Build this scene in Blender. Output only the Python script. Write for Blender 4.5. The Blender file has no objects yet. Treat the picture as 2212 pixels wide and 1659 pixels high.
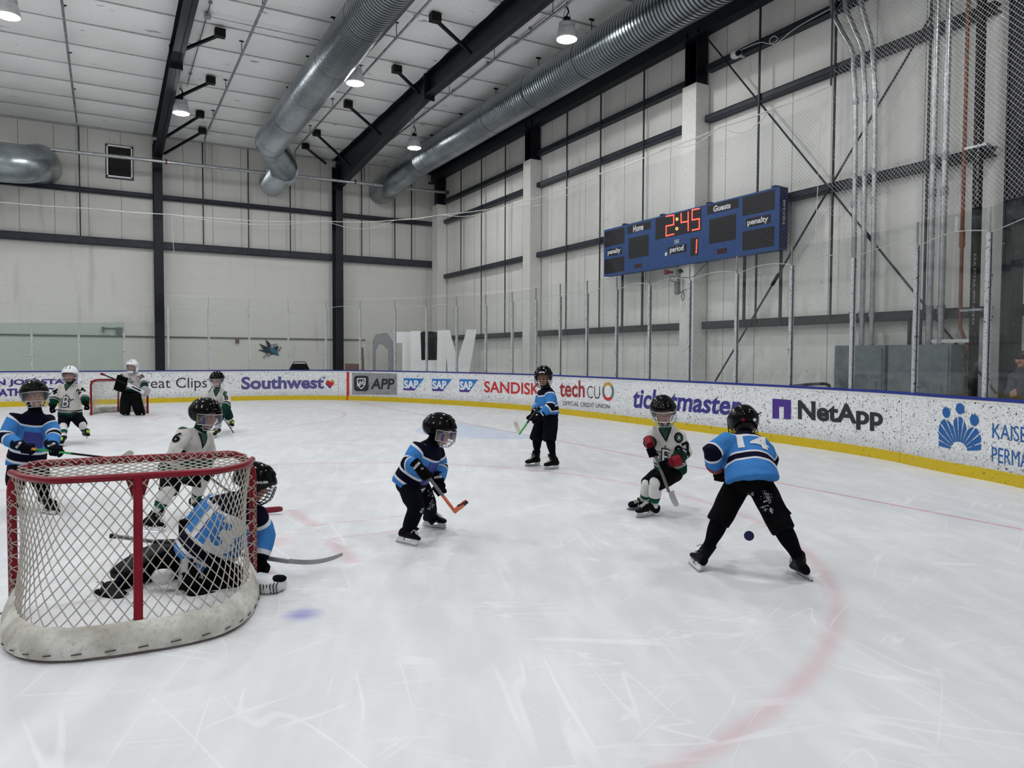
import bpy, bmesh, math, random
from mathutils import Vector, Matrix, noise
from mathutils.bvhtree import BVHTree
from mathutils.geometry import tessellate_polygon
random.seed(7)
V = Vector
SC = bpy.context.scene
COL = SC.collection

# ---------------------------------------------------------------- camera
FPX, CX, CY, CAMH = 1577.0, 1106.0, 829.5, 1.63
MR = V((0.87434, -0.485295, 0.004271)).normalized()
MF = V((0.485093, 0.873642, -0.037865)).normalized()
MU = MR.cross(MF).normalized()
MR = MF.cross(MU).normalized()
CP = V((0, 0, CAMH))
cd = bpy.data.cameras.new('camera'); cam = bpy.data.objects.new('camera', cd); COL.objects.link(cam)
cd.sensor_width = 36.0; cd.sensor_fit = 'HORIZONTAL'; cd.lens = FPX * 36.0 / 2212.0
cd.clip_start = 0.05; cd.clip_end = 200
Rm = Matrix((MR, MU, -MF)).transposed().to_4x4()
cam.matrix_world = Matrix.Translation(CP) @ Rm
SC.camera = cam
# ---------------------------------------------------------------- world and exposure
wd = bpy.data.worlds.new('world'); SC.world = wd; wd.use_nodes = True
wd.node_tree.nodes['Background'].inputs[0].default_value = (0.93, 0.97, 1.0, 1)
wd.node_tree.nodes['Background'].inputs[1].default_value = 0.14
SC.view_settings.view_transform = 'Standard'; SC.view_settings.look = 'None'
SC.view_settings.gamma = 1.0; SC.view_settings.use_curve_mapping = False
SC.view_settings.exposure = 1.13
LAMP_POWER = 122.0
SC.cycles.use_denoising = True
SC.cycles.transparent_max_bounces = 24
SC.cycles.use_adaptive_sampling = True; SC.cycles.adaptive_threshold = 0.09
SC.cycles.max_bounces = 6
SC.cycles.diffuse_bounces = 3
SC.cycles.glossy_bounces = 2
SC.cycles.caustics_reflective = False; SC.cycles.caustics_refractive = False

# ---------------------------------------------------------------- rays through the photograph
def ray(px, py):
    return MR * (px - CX) / FPX + MF - MU * (py - CY) / FPX
def atz(px, py, z=0.0):
    d = ray(px, py); return CP + d * ((z - CAMH) / d.z)
def atx(px, py, X):
    d = ray(px, py); return CP + d * (X / d.x)
def aty(px, py, Y):
    d = ray(px, py); return CP + d * (Y / d.y)
def pp(px, py, dep):
    return CP + ray(px, py) * dep

# ---------------------------------------------------------------- mesh helpers
class MB:
    def __init__(s): s.v = []; s.f = []
    def add(s, vs, fs):
        o = len(s.v); s.v += [V(x) for x in vs]; s.f += [tuple(i + o for i in f) for f in fs]; return s
    def box(s, c, sz, ax=None):
        c = V(c); X, Y, Z = ax if ax else (V((1, 0, 0)), V((0, 1, 0)), V((0, 0, 1)))
        X, Y, Z = X * sz[0] / 2, Y * sz[1] / 2, Z * sz[2] / 2
        vs = [c + X * i + Y * j + Z * k for k in (-1, 1) for j in (-1, 1) for i in (-1, 1)]
        return s.add(vs, [(0, 2, 3, 1), (4, 5, 7, 6), (0, 1, 5, 4), (2, 6, 7, 3), (0, 4, 6, 2), (1, 3, 7, 5)])
    def bar(s, a, b, w, h, up=V((0, 0, 1))):
        a, b = V(a), V(b); d = (b - a); L = d.length; d = d / L
        x = d.cross(up)
        if x.length < 1e-4: x = d.cross(V((1, 0, 0)))
        x.normalize(); z = x.cross(d)
        return s.box((a + b) / 2, (w, L, h), (x, d, z))
    def tube(s, pts, r, n=8, cap=True, up=None, flat=1.0):
        pts = [V(p) for p in pts]; m = len(pts)
        rr = r if isinstance(r, (list, tuple)) else [r] * m
        t0 = (pts[1] - pts[0]).normalized()
        u = up if up else (V((0, 0, 1)) if abs(t0.z) < .9 else V((1, 0, 0)))
        rings = []
        for i, p in enumerate(pts):
            t = (pts[min(i + 1, m - 1)] - pts[max(i - 1, 0)]).normalized()
            u = (u - t * u.dot(t)).normalized(); w = t.cross(u)
            rings.append([p + (u * math.cos(a) * flat + w * math.sin(a)) * rr[i] for a in [2 * math.pi * k / n for k in range(n)]])
        return s.rings(rings, cap)
    def rings(s, rings, cap=True):
        n = len(rings[0]); vs = [p for r in rings for p in r]; fs = []
        for i in range(len(rings) - 1):
            for k in range(n):
                k2 = (k + 1) % n
                fs.append((i * n + k, i * n + k2, (i + 1) * n + k2, (i + 1) * n + k))
        if cap:
            fs.append(tuple(range(n - 1, -1, -1))); fs.append(tuple((len(rings) - 1) * n + k for k in range(n)))
        return s.add(vs, fs)
    def loft(s, rs, n=24, e=2.0, cap=True):
        R = []
        for c, u, w in rs:
            q = []
            for k in range(n):
                a = 2 * math.pi * k / n; ca, sa = math.cos(a), math.sin(a)
                q.append(V(c) + u * (abs(ca) ** (2 / e)) * (1 if ca >= 0 else -1) + w * (abs(sa) ** (2 / e)) * (1 if sa >= 0 else -1))
            R.append(q)
        return s.rings(R, cap)
    def ell(s, c, ax, nu=16, nv=10):
        c = V(c); A, B, C_ = ax; vs = [c + C_]; fs = []
        for j in range(1, nv):
            t = math.pi * j / nv
            for i in range(nu):
                p = 2 * math.pi * i / nu
                vs.append(c + A * math.sin(t) * math.cos(p) + B * math.sin(t) * math.sin(p) + C_ * math.cos(t))
        vs.append(c - C_); L = len(vs) - 1
        for i in range(nu):
            i2 = (i + 1) % nu
            fs.append((0, 1 + i, 1 + i2))
            for j in range(nv - 2):
                a = 1 + j * nu
                fs.append((a + i, a + nu + i, a + nu + i2, a + i2))
            a = 1 + (nv - 2) * nu
            fs.append((a + i, L, a + i2))
        return s.add(vs, fs)
    def prism(s, poly, o, ux, uy, th):
        o = V(o); n = ux.cross(uy).normalized() * th; m = len(poly)
        P = [o + ux * a + uy * b for a, b in poly]
        tri = tessellate_polygon([[V((a, b, 0)) for a, b in poly]])
        s.add(P + [p + n for p in P], [tuple(t) for t in tri] + [tuple(i + m for i in reversed(t)) for t in tri] + [(i, (i + 1) % m, (i + 1) % m + m, i + m) for i in range(m)])
        return s
def srgb(*c):
    return tuple(((x / 255) / 12.92 if x / 255 <= .04045 else ((x / 255 + .055) / 1.055) ** 2.4) for x in c)

ROOT = {}
def link(name, mb, mat, parent=None, smooth=False, loc=None, kind=None):
    """mb holds world coordinates; parts sit at their thing's origin"""
    me = bpy.data.meshes.new(name)
    if parent is not None:
        r = parent
        while r.parent: r = r.parent
        off = ROOT.get(r.name, V((0, 0, 0)))
    else:
        if loc is not None: off = V(loc)
        elif kind == 'structure': off = V((0, 0, 0))
        else:
            xs = [p.x for p in mb.v]; ys = [p.y for p in mb.v]; zs = [p.z for p in mb.v]
            off = V(((min(xs) + max(xs)) / 2, (min(ys) + max(ys)) / 2, min(zs)))
    me.from_pydata([tuple(p - off) for p in mb.v], [], mb.f); me.validate()
    if mat: me.materials.append(mat)
    bm = bmesh.new(); bm.from_mesh(me); bmesh.ops.recalc_face_normals(bm, faces=bm.faces); bm.to_mesh(me); bm.free()
    if smooth:
        me.polygons.foreach_set('use_smooth', [True] * len(me.polygons))
        if smooth != 'full' and hasattr(me, 'set_sharp_from_angle'): me.set_sharp_from_angle(angle=math.radians(50))
    o = bpy.data.objects.new(name, me); COL.objects.link(o)
    if parent is not None: o.parent = parent
    else: o.location = off; ROOT[o.name] = off
    if kind: o['kind'] = kind
    return o
def tag(o, label, cat, group=None, kind=None):
    o['label'] = label; o['category'] = cat
    if group: o['group'] = group
    if kind: o['kind'] = kind
    return o
def thing(name, label, cat, loc, group=None):
    o = bpy.data.objects.new(name, None); COL.objects.link(o); o.location = V(loc); o.empty_display_size = .1
    ROOT[o.name] = V(loc); return tag(o, label, cat, group)
def single(name, mb, mat, label, cat, group=None, smooth=False, kind=None):
    return tag(link(name, mb, mat, None, smooth), label, cat, group, kind)
def struct(name, mb, mat, smooth=False): return link(name, mb, mat, None, smooth, kind='structure')

def remesh(mb, vox, smooth=3):
    me = bpy.data.meshes.new('tmp'); me.from_pydata([tuple(p) for p in mb.v], [], mb.f); me.validate()
    bm = bmesh.new(); bm.from_mesh(me); bmesh.ops.recalc_face_normals(bm, faces=bm.faces); bm.to_mesh(me); bm.free()
    o = bpy.data.objects.new('tmp', me); COL.objects.link(o)
    m = o.modifiers.new('r', 'REMESH'); m.mode = 'VOXEL'; m.voxel_size = vox
    if smooth:
        q = o.modifiers.new('s', 'SMOOTH'); q.iterations = smooth; q.factor = .5
    dg = bpy.context.evaluated_depsgraph_get(); ev = o.evaluated_get(dg); em = ev.to_mesh()
    r = MB(); r.v = [v.co.copy() for v in em.vertices]; r.f = [tuple(p.vertices) for p in em.polygons]
    ev.to_mesh_clear(); bpy.data.objects.remove(o); bpy.data.meshes.remove(me)
    return r
def attr(o, name, vals):
    a = o.data.attributes.new(name, 'FLOAT', 'POINT'); a.data.foreach_set('value', vals)

# ---------------------------------------------------------------- material helpers
class NT:
    def __init__(s, name, rough=.6, metal=0., spec=.4):
        s.m = bpy.data.materials.new(name); s.m.use_nodes = True; s.t = s.m.node_tree
        s.b = s.t.nodes['Principled BSDF']; s.b.inputs['Roughness'].default_value = rough
        s.b.inputs['Metallic'].default_value = metal; s.b.inputs['Specular IOR Level'].default_value = spec
        s.out = s.t.nodes['Material Output']
        s.g = s.t.nodes.new('ShaderNodeNewGeometry'); s.tc = s.t.nodes.new('ShaderNodeTexCoord')
        s.sep = None
    def n(s, k, **kw):
        x = s.t.nodes.new(k)
        for a, b in kw.items(): setattr(x, a, b)
        return x
    def L(s, a, b): s.t.links.new(a, b)
    def put(s, sock, v):
        if hasattr(v, 'links') or hasattr(v, 'is_output'): s.L(v, sock)
        else:
            if hasattr(sock.default_value, '__len__') and not hasattr(v, '__len__'): v = [v] * len(sock.default_value)
            if hasattr(v, '__len__') and hasattr(sock.default_value, '__len__') and len(sock.default_value) == 4 and len(v) == 3: v = tuple(v) + (1,)
            sock.default_value = v
    def ma(s, op, a, b=0., c=None, clamp=False):
        x = s.n('ShaderNodeMath', operation=op, use_clamp=clamp); s.put(x.inputs[0], a); s.put(x.inputs[1], b)
        if c is not None: s.put(x.inputs[2], c)
        return x.outputs[0]
    def mix(s, f, a, b, mode='MIX'):
        x = s.n('ShaderNodeMix', data_type='RGBA', blend_type=mode); s.put(x.inputs[0], f); s.put(x.inputs[6], a); s.put(x.inputs[7], b); return x.outputs[2]
    def xyz(s):
        if not s.sep:
            q = s.n('ShaderNodeSeparateXYZ'); s.L(s.g.outputs['Position'], q.inputs[0]); s.sep = q
        return s.sep.outputs
    def noise(s, scale, detail=3, vec=None, rough=.5, stretch=None, out=0, dist=0.):
        x = s.n('ShaderNodeTexNoise'); x.inputs['Scale'].default_value = scale; x.inputs['Detail'].default_value = detail
        x.inputs['Roughness'].default_value = rough; x.inputs['Distortion'].default_value = dist
        v = vec or s.g.outputs['Position']
        if stretch:
            if len(stretch) > 3:
                m0 = s.n('ShaderNodeMapping'); m0.inputs['Rotation'].default_value = (0, 0, stretch[3]); s.L(v, m0.inputs[0]); v = m0.outputs[0]
            mp = s.n('ShaderNodeMapping'); mp.inputs['Scale'].default_value = stretch[:3]
            s.L(v, mp.inputs[0]); v = mp.outputs[0]
        s.L(v, x.inputs['Vector']); return x.outputs[out]
    def ramp(s, x, a, b):  # smooth 0..1 between a and b
        r = s.n('ShaderNodeMapRange', interpolation_type='SMOOTHSTEP'); s.put(r.inputs[0], x); s.put(r.inputs[1], a); s.put(r.inputs[2], b); return r.outputs[0]
    def band(s, x, a, b):
        return s.ma('MULTIPLY', s.ma('GREATER_THAN', x, a), s.ma('LESS_THAN', x, b))
    def at(s, name):
        x = s.n('ShaderNodeAttribute'); x.attribute_name = name; return x.outputs['Fac']
    def color(s, c): s.put(s.b.inputs['Base Color'], c); return s
    def bump(s, h, strength=.3, dist=.01):
        x = s.n('ShaderNodeBump'); x.inputs['Strength'].default_value = strength; x.inputs['Distance'].default_value = dist
        s.L(h, x.inputs['Height']); s.L(x.outputs[0], s.b.inputs['Normal']); return s
def simple(name, rgb, rough=.6, metal=0., var=.12, scale=8., spec=.4, bump=0., bscale=60.):
    k = NT(name, rough, metal, spec); c = srgb(*rgb)
    k.color(k.mix(k.ramp(k.noise(scale, 4), .3, .7), tuple(x * (1 - var) for x in c), tuple(min(1, x * (1 + var)) for x in c)))
    if bump: k.bump(k.noise(bscale, 3), bump, .005)
    return k.m
def emis(name, rgb, st):
    k = NT(name); k.color(srgb(*rgb)); k.b.inputs['Emission Color'].default_value = srgb(*rgb) + (1,); k.b.inputs['Emission Strength'].default_value = st; return k.m

M = {}
def flecks(k, base, dens=.60, dark=srgb(26, 26, 28), sc=38., amount=None):
    """short dark puck marks: elongated cells of random size, in two directions"""
    amount = amount if amount is not None else max(0., min(1., (.70 - dens) / .11))
    f = None
    wob = k.noise(9., 2, out=1)
    for st, s_ in (((1, 1, 2.6), 1.), ((2.2, 2.2, .8), 1.25), ((1, 1, 1), .75)):
        add = k.n('ShaderNodeVectorMath', operation='MULTIPLY_ADD'); k.L(wob, add.inputs[0]); add.inputs[1].default_value = (.10, .10, .10); k.L(k.g.outputs['Position'], add.inputs[2])
        mp = k.n('ShaderNodeMapping'); mp.inputs['Scale'].default_value = st; k.L(add.outputs[0], mp.inputs[0])
        v = k.n('ShaderNodeTexVoronoi'); v.inputs['Scale'].default_value = sc * .85 * s_; k.L(mp.outputs[0], v.inputs['Vector'])
        sp = k.n('ShaderNodeSeparateColor'); k.L(v.outputs['Color'], sp.inputs[0])
        rad = k.ma('MULTIPLY', k.ma('SUBTRACT', sp.outputs[0], 1.0 - .78 * amount), .62)
        q = k.ma('MULTIPLY', k.ramp(k.ma('SUBTRACT', rad, v.outputs['Distance']), -.02, .05), k.ma('ADD', .35, k.ma('MULTIPLY', sp.outputs[1], .65)))
        f = q if f is None else k.ma('MAXIMUM', f, q)
    f = k.ma('MULTIPLY', f, k.ramp(k.noise(1.3, 3), .1, .5))
    return k.mix(f, base, dark), f
def make_materials():
    # ice
    k = NT('ice', .32, 0., .35); x, y, z = k.xyz()
    base = k.mix(k.ramp(k.noise(.35, 5), .3, .7), srgb(211, 212, 213), srgb(220, 221, 221))
    base = k.mix(k.ma('MULTIPLY', k.ramp(k.noise(5., 5, stretch=(1, .25, 1, .4)), .35, .75), .35), base, srgb(246, 247, 248))
    nz = k.ma('ADD', .55, k.ma('MULTIPLY', k.noise(3., 4), .8))
    def mark(mask, rgb, fac):
        nonlocal base
        base = k.mix(k.ma('MULTIPLY', k.ma('MULTIPLY', mask, fac), nz, clamp=True), base, srgb(*rgb))
    def dist(cx, cy):
        a = k.ma('SUBTRACT', x, cx); b = k.ma('SUBTRACT', y, cy)
        return k.ma('SQRT', k.ma('ADD', k.ma('MULTIPLY', a, a), k.ma('MULTIPLY', b, b)))
    def ringm(cx, cy, r, w, soft):
        return k.ramp(k.ma('ABSOLUTE', k.ma('SUBTRACT', dist(cx, cy), r)), w / 2 + soft, w / 2 - soft * .3)
    def seg(x0, y0, x1, y1, w, soft=.03):
        L = math.hypot(x1 - x0, y1 - y0); dx, dy = (x1 - x0) / L, (y1 - y0) / L
        a = k.ma('SUBTRACT', x, x0); b = k.ma('SUBTRACT', y, y0)
        u = k.ma('ADD', k.ma('MULTIPLY', a, dx), k.ma('MULTIPLY', b, dy)); v = k.ma('ABSOLUTE', k.ma('SUBTRACT', k.ma('MULTIPLY', a, dy), k.ma('MULTIPLY', b, dx)))
        return k.ma('MULTIPLY', k.ramp(v, w / 2 + soft, w / 2 - soft * .3), k.band(u, 0, L))
    red = (196, 88, 104)
    # goal crease, light blue, and its line
    d = dist(7.6, 14.3)
    mark(k.ma('MULTIPLY', k.ma('LESS_THAN', d, 1.85), k.ma('LESS_THAN', x, 7.6)), (168, 190, 222), .5)
    mark(ringm(1.35, 6.7, 4.57, .03, .10), (200, 112, 128), .30)
    mark(ringm(1.35, 21.1, 4.57, .05, .04), red, .3)
    mark(k.ramp(k.ma('ABSOLUTE', k.ma('SUBTRACT', x, 7.62)), .05, .015), red, .55)
    for s_ in ((7.6, 17.9, 11.3, 18.95), (7.6, 10.7, 11.2, 9.7)): mark(seg(*s_, .05), red, .25)
    for cy in (6.7, 21.1):
        for sx in (-1, 1):
            for sy in (-1, 1):
                X0, Y0 = 1.35 + sx * .36, cy + sy * .28
                mark(seg(X0, Y0, X0 + sx * 1.0, Y0 + sy * .02, .03, .05), red, .2); mark(seg(X0, Y0, X0 - sx * .03, Y0 + sy * .85, .07, .09), red, .28)
        mark(k.ramp(dist(1.2, cy - .1), .36, .12), red, .2)
    mark(k.ramp(dist(1.06, 4.61), .17, .02), (70, 70, 190), .62)
    mark(k.ramp(dist(-1.9, 14.3), 1.2, .6), (225, 150, 160), .3)
    mark(k.ramp(dist(-1.15, 7.0), .9, .2), (150, 150, 215), .14)
    # yellow bleed next to the kick plate is left to bounced light; skate cuts are raised bright scratches
    cut = None
    for ang, sc, th in ((.3, 3.1, .020), (1.15, 4.2, .020), (-.6, 2.7, .018), (2.2, 3.6, .020), (-.1, 1.6, .012), (1.7, 2.2, .014), (-1.2, 5., .02)):
        nn = k.noise(sc, 1, stretch=(1, .10, 1, ang), dist=.12)
        c = k.ramp(k.ma('ABSOLUTE', k.ma('SUBTRACT', nn, .5)), th * .55, th * .12)
        c = k.ma('MULTIPLY', c, k.ramp(k.noise(sc * .35, 2, stretch=(1, .6, 1, ang + 1)), .50, .62))
        cut = c if cut is None else k.ma('MAXIMUM', cut, c)
    base = k.mix(k.ma('MULTIPLY', cut, .38), base, srgb(246, 247, 248))
    k.color(base)
    k.put(k.b.inputs['Roughness'], k.ma('ADD', .24, k.ma('MULTIPLY', k.noise(2.5, 4), .3)))
    k.bump(k.ma('ADD', k.ma('MULTIPLY', cut, .3), k.noise(14., 4)), .12, .006)
    M['ice'] = k.m
    # board panel
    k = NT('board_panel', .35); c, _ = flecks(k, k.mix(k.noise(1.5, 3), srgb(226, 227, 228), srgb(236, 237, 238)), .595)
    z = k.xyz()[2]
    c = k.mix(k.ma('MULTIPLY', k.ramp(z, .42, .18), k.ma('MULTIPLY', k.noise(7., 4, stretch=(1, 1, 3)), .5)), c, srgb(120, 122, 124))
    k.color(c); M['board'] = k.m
    def dirt(name, rgb, dens=.62, rough=.4, amt=None, sc=34.):
        k = NT(name, rough); c, _ = flecks(k, srgb(*rgb), dens, sc=sc); k.color(c); M[name] = k.m
    dirt('kick_yellow', (206, 178, 22), .63)
    dirt('app_grey', (150, 151, 153), .57)
    for n_, c_ in dict(ink_purple=(58, 44, 122), ink_black=(38, 38, 42), ink_slate=(82, 80, 134), ink_red=(190, 44, 44), ink_dkred=(150, 40, 50), ink_navy=(52, 48, 128), ink_blue=(28, 92, 160), ink_sap=(44, 118, 186), ink_white=(228, 229, 230), ink_orange=(222, 150, 50), ink_gold=(190, 150, 60), ink_steel=(90, 110, 120), ink_violet=(70, 42, 134)).items():
        dirt(n_, c_, .655, .4)
    M['cap_blue'] = simple('cap_blue', (26, 44, 132), .35)
    M['post'] = NT('post', .42, .55).m
    k = NT('post', .45, .15); c, _ = flecks(k, srgb(186, 188, 190), .60); k.color(c); M['post'] = k.m
    # walls
    def wall(name, rgb, axis, period, off, low=None, streak=.0):
        k = NT(name, .5); P = k.xyz(); a = P[axis]
        c = k.mix(k.ramp(k.noise(.6, 5), .3, .7), srgb(*[q - 7 for q in rgb]), srgb(*rgb))
        fr = k.ma('FRACT', k.ma('DIVIDE', k.ma('ADD', a, off + 200), period))
        ln = k.ramp(k.ma('ABSOLUTE', k.ma('SUBTRACT', fr, .5)), .012, .006)
        rib = k.ma('ABSOLUTE', k.ma('SUBTRACT', k.ma('FRACT', k.ma('DIVIDE', k.ma('ADD', a, 200), period / 9.)), .5))
        if low is not None:
            up = k.ma('GREATER_THAN', P[2], low); ln = k.ma('MULTIPLY', ln, up); rib = k.ma('MULTIPLY', rib, up)
            c = k.mix(up, k.mix(k.ma('MULTIPLY', k.ramp(k.noise(1.5, 4, stretch=(4, 1, .15)), .6, .8), .12), srgb(224, 223, 215), srgb(150, 144, 138)), c)
            jj = k.ma('MULTIPLY', k.ramp(k.ma('ABSOLUTE', k.ma('SUBTRACT', k.ma('FRACT', k.ma('DIVIDE', P[2], .62)), .5)), .012, .004), k.ma('SUBTRACT', 1., up))
            c = k.mix(k.ma('MULTIPLY', jj, k.ma('MULTIPLY', k.ramp(k.noise(.5, 2), .5, .6), .3)), c, srgb(120, 118, 114))
        c = k.mix(k.ma('MULTIPLY', ln, .75), c, srgb(84, 84, 84))
        st = k.noise(3.0, 3, stretch=(1, 1, .12)); c = k.mix(k.ma('MULTIPLY', k.ramp(st, .58, .75), .18), c, srgb(110, 108, 104))
        k.color(c); k.bump(k.ma('SUBTRACT', k.ma('MULTIPLY', rib, 1.), k.ma('MULTIPLY', ln, 2.)), .35, .006); return k.m
    M['wall_far'] = wall('wall_far_paint', (222, 221, 214), 0, 1.06, .3, 5.75)
    M['wall_end'] = wall('wall_end_paint', (234, 233, 226), 1, 1.0, .2)
    k = NT('ceiling_sheet', .38); P = k.xyz()
    c = k.mix(k.ramp(k.noise(.5, 5), .3, .7), srgb(240, 240, 239), srgb(250, 250, 249))
    sp = k.noise(2.4, 3, stretch=(.6, 1.6, 1)); c = k.mix(k.ma('MULTIPLY', k.ramp(sp, .69, .72), .6), c, srgb(95, 95, 95)); k.color(c)
    w1 = k.noise(2.2, 5, stretch=(1.8, .5, 1), dist=.8)
    w2 = k.noise(1.5, 3, stretch=(.4, 1.8, 1))
    k.bump(k.ma('ADD', w1, w2), .35, .04); M['ceiling'] = k.m
    M['seam'] = simple('ceiling_seam', (176, 176, 175), .7)
    M['steel'] = simple('painted_steel', (17, 20, 29), .45, var=.25, scale=3, spec=.22)
    M['girt'] = simple('girt_steel', (42, 45, 54), .5, var=.2, scale=4, spec=.3)
    M['colwhite'] = simple('white_column', (226, 225, 219), .5, var=.04); M['signwhite'] = simple('sign_white', (250, 250, 248), .5, var=.02)
    M['thin'] = simple('grey_line', (112, 112, 112), .6)
    M['rod'] = simple('dark_rod', (40, 42, 47), .5)
    M['galv'] = simple('galvanised', (150, 154, 158), .34, .85, var=.25, scale=5)
    M['galv2'] = simple('conduit_metal', (176, 178, 180), .3, .85, var=.15, scale=9)
    k = NT('duct_metal', .27, .92); y = k.xyz()[1]
    c = k.mix(k.ramp(k.noise(.8, 5, stretch=(1, .4, 1)), .3, .7), srgb(128, 136, 140), srgb(176, 182, 186)); rg = k.ma('FRACT', k.ma('DIVIDE', k.ma('ADD', y, 200), .11)); c = k.mix(k.ma('MULTIPLY', k.ramp(k.ma('ABSOLUTE', k.ma('SUBTRACT', rg, .2)), .2, .05), .75), c, srgb(52, 58, 60)); k.color(c)
    M['duct'] = k.m; M['duct_plain'] = simple('smooth_duct_metal', (160, 168, 172), .3, .9, var=.3, scale=1.5)
    M['duct_seam'] = simple('duct_seam', (40, 44, 46), .5)
    M['black'] = simple('black_paint', (10, 10, 12), .5, spec=.2)
    M['copper'] = simple('copper_pipe', (118, 68, 48), .45, .3)
    M['cabinet'] = simple('cabinet_grey', (112, 122, 124), .45)
    M['louver'] = simple('louver_dark', (42, 40, 38), .6)
    M['brown'] = simple('brown_board', (116, 92, 80), .7)
    M['lampbody'] = simple('lamp_body', (206, 208, 208), .4)
    M['lens'] = emis('lamp_lens', (250, 252, 255), LAMP_POWER)
    M['rope'] = simple('white_rope', (206, 206, 202), .8)
    M['netting'] = simple('netting_cord', (190, 190, 188), .8)
    M['dknet'] = simple('netting_dark', (96, 98, 102), .8)
    def glass(name, tint, refl=.05, fl=.70, haze=.03, sc=30.):
        k = NT(name, .1); t = k.t
        tr = k.n('ShaderNodeBsdfTransparent'); tr.inputs[0].default_value = tuple(tint) + (1,)
        gl = k.n('ShaderNodeBsdfGlossy'); gl.inputs['Roughness'].default_value = .03
        fr = k.n('ShaderNodeFresnel'); fr.inputs[0].default_value = 1.45
        m1 = k.n('ShaderNodeMixShader'); k.put(m1.inputs[0], k.ma('MULTIPLY', fr.outputs[0], refl * 10, clamp=True)); k.L(tr.outputs[0], m1.inputs[1]); k.L(gl.outputs[0], m1.inputs[2])
        _, f = flecks(k, (0, 0, 0), fl, sc=sc)
        df = k.n('ShaderNodeBsdfDiffuse'); k.put(df.inputs[0], k.mix(f, srgb(200, 202, 204), srgb(30, 30, 32)))
        m2 = k.n('ShaderNodeMixShader'); k.put(m2.inputs[0], k.ma('ADD', k.ma('MULTIPLY', f, .8), haze)); k.L(m1.outputs[0], m2.inputs[1]); k.L(df.outputs[0], m2.inputs[2])
        k.L(m2.outputs[0], k.out.inputs[0]); return k.m
    M['glass'] = glass('rink_glass', (.955, .96, .96), .013, fl=.65, haze=.004)
    M['glass_far'] = glass('rink_glass_far', (.96, .965, .965), .013, fl=.69, haze=.006)
    M['glass_green'] = glass('green_glass', (.84, .90, .87), fl=.70, haze=.03)
    M['visor'] = glass('clear_visor', (.93, .94, .95), .09, .95, .05)
    M['red_pipe'] = simple('red_pipe', (122, 8, 30), .3, var=.12, spec=.3)
    M['net_white'] = simple('white_net_cord', (176, 170, 160), .85, spec=.1)
    k = NT('skirt', .75); c = k.mix(k.ramp(k.noise(5., 5), .35, .65), srgb(178, 176, 166), srgb(214, 212, 204)); c = k.mix(k.ma('MULTIPLY', k.ramp(k.noise(45., 4), .5, .75), .4), c, srgb(128, 124, 112)); c = k.mix(k.ma('MULTIPLY', k.ramp(k.noise(4., 3), .5, .7), .5), c, srgb(150, 142, 124)); k.color(c); k.bump(k.noise(18., 4), .5, .01); M['skirt'] = k.m
    M['helm_black'] = simple('black_helmet', (3, 3, 4), .14, var=.1, spec=.16)
    M['helm_white'] = simple('white_helmet', (216, 217, 218), .3, var=.04)
    M['wire_white'] = simple('white_wire', (190, 192, 196), .3, .6)
    M['wire_black'] = simple('black_wire', (26, 26, 28), .4, .3)
    M['decal_white'] = simple('white_decal', (206, 208, 210), .5, var=.05)
    M['decal_black'] = simple('black_decal', (7, 8, 9), .7, spec=.1)
    M['decal_green'] = simple('green_decal', (22, 72, 56), .6)
    M['decal_grey'] = simple('grey_decal', (150, 152, 154), .6)
    M['decal_blue'] = simple('blue_decal', (46, 52, 128), .6)
    M['fab_black'] = simple('black_fabric', (6, 6, 8), .9, bump=.4, bscale=40, spec=.08)
    M['fab_navy'] = simple('navy_fabric', (7, 9, 20), .9, bump=.4, bscale=40, spec=.08)
    M['fab_green'] = simple('green_fabric', (10, 44, 34), .85, spec=.1)
    M['fab_red'] = simple('red_leather', (118, 10, 30), .55, spec=.2)
    M['fab_grey'] = simple('grey_fabric', (150, 150, 150), .7)
    M['snowy'] = simple('snow_dust', (150, 152, 156), .8)
    M['leather'] = simple('black_leather', (7, 7, 9), .5, var=.4, scale=30, spec=.07)
    M['plastic_white'] = simple('white_plastic', (206, 208, 210), .35, var=.05)
    M['blade_steel'] = simple('blade_steel', (180, 184, 188), .22, .9)
    M['lace_white'] = simple('white_lace', (186, 184, 176), .8)
    M['lace_lime'] = simple('lime_lace', (176, 214, 40), .7)
    M['tape_white'] = simple('white_tape', (200, 198, 186), .7)
    M['orange'] = simple('orange_paint', (220, 106, 66), .5)
    M['amber'] = simple('amber_tape', (206, 146, 66), .6)
    M['green_paint'] = simple('green_paint', (40, 150, 70), .4)
    M['stick_red'] = simple('red_stick', (136, 26, 48), .5)
    M['stick_grey'] = simple('grey_stick', (92, 92, 94), .45)
    M['puck'] = simple('puck_blue', (30, 38, 92), .6)
    M['puck_rim'] = simple('puck_rim', (22, 24, 34), .7)
    M['eye_white'] = simple('eye_white', (200, 196, 192), .3)
    M['eye_dark'] = simple('eye_dark', (34, 26, 22), .3)
    M['hair'] = simple('dark_hair', (26, 24, 24), .6, bump=.5)
    M['jacket'] = simple('grey_jacket', (58, 62, 70), .8, bump=.4, bscale=25)
    k = NT('skin', .5); c = k.mix(k.noise(12., 3), srgb(176, 126, 108), srgb(190, 140, 122))
    c = k.mix(k.ramp(k.at('lip'), .2, .6), c, srgb(160, 88, 84)); c = k.mix(k.ramp(k.at('brow'), .3, .6), c, srgb(86, 62, 50)); c = k.mix(k.ma('MULTIPLY', k.ramp(k.at('cheek'), .2, .9), .35), c, srgb(206, 130, 120))
    k.b.inputs['Subsurface Weight'].default_value = 0.0; k.color(c); M['skin'] = k.m
    def wr(k): k.bump(k.ma('ADD', k.noise(9., 4, dist=1.5), k.ma('MULTIPLY', k.noise(3.5, 2, dist=1.), 1.2)), .55, .03)
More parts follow.
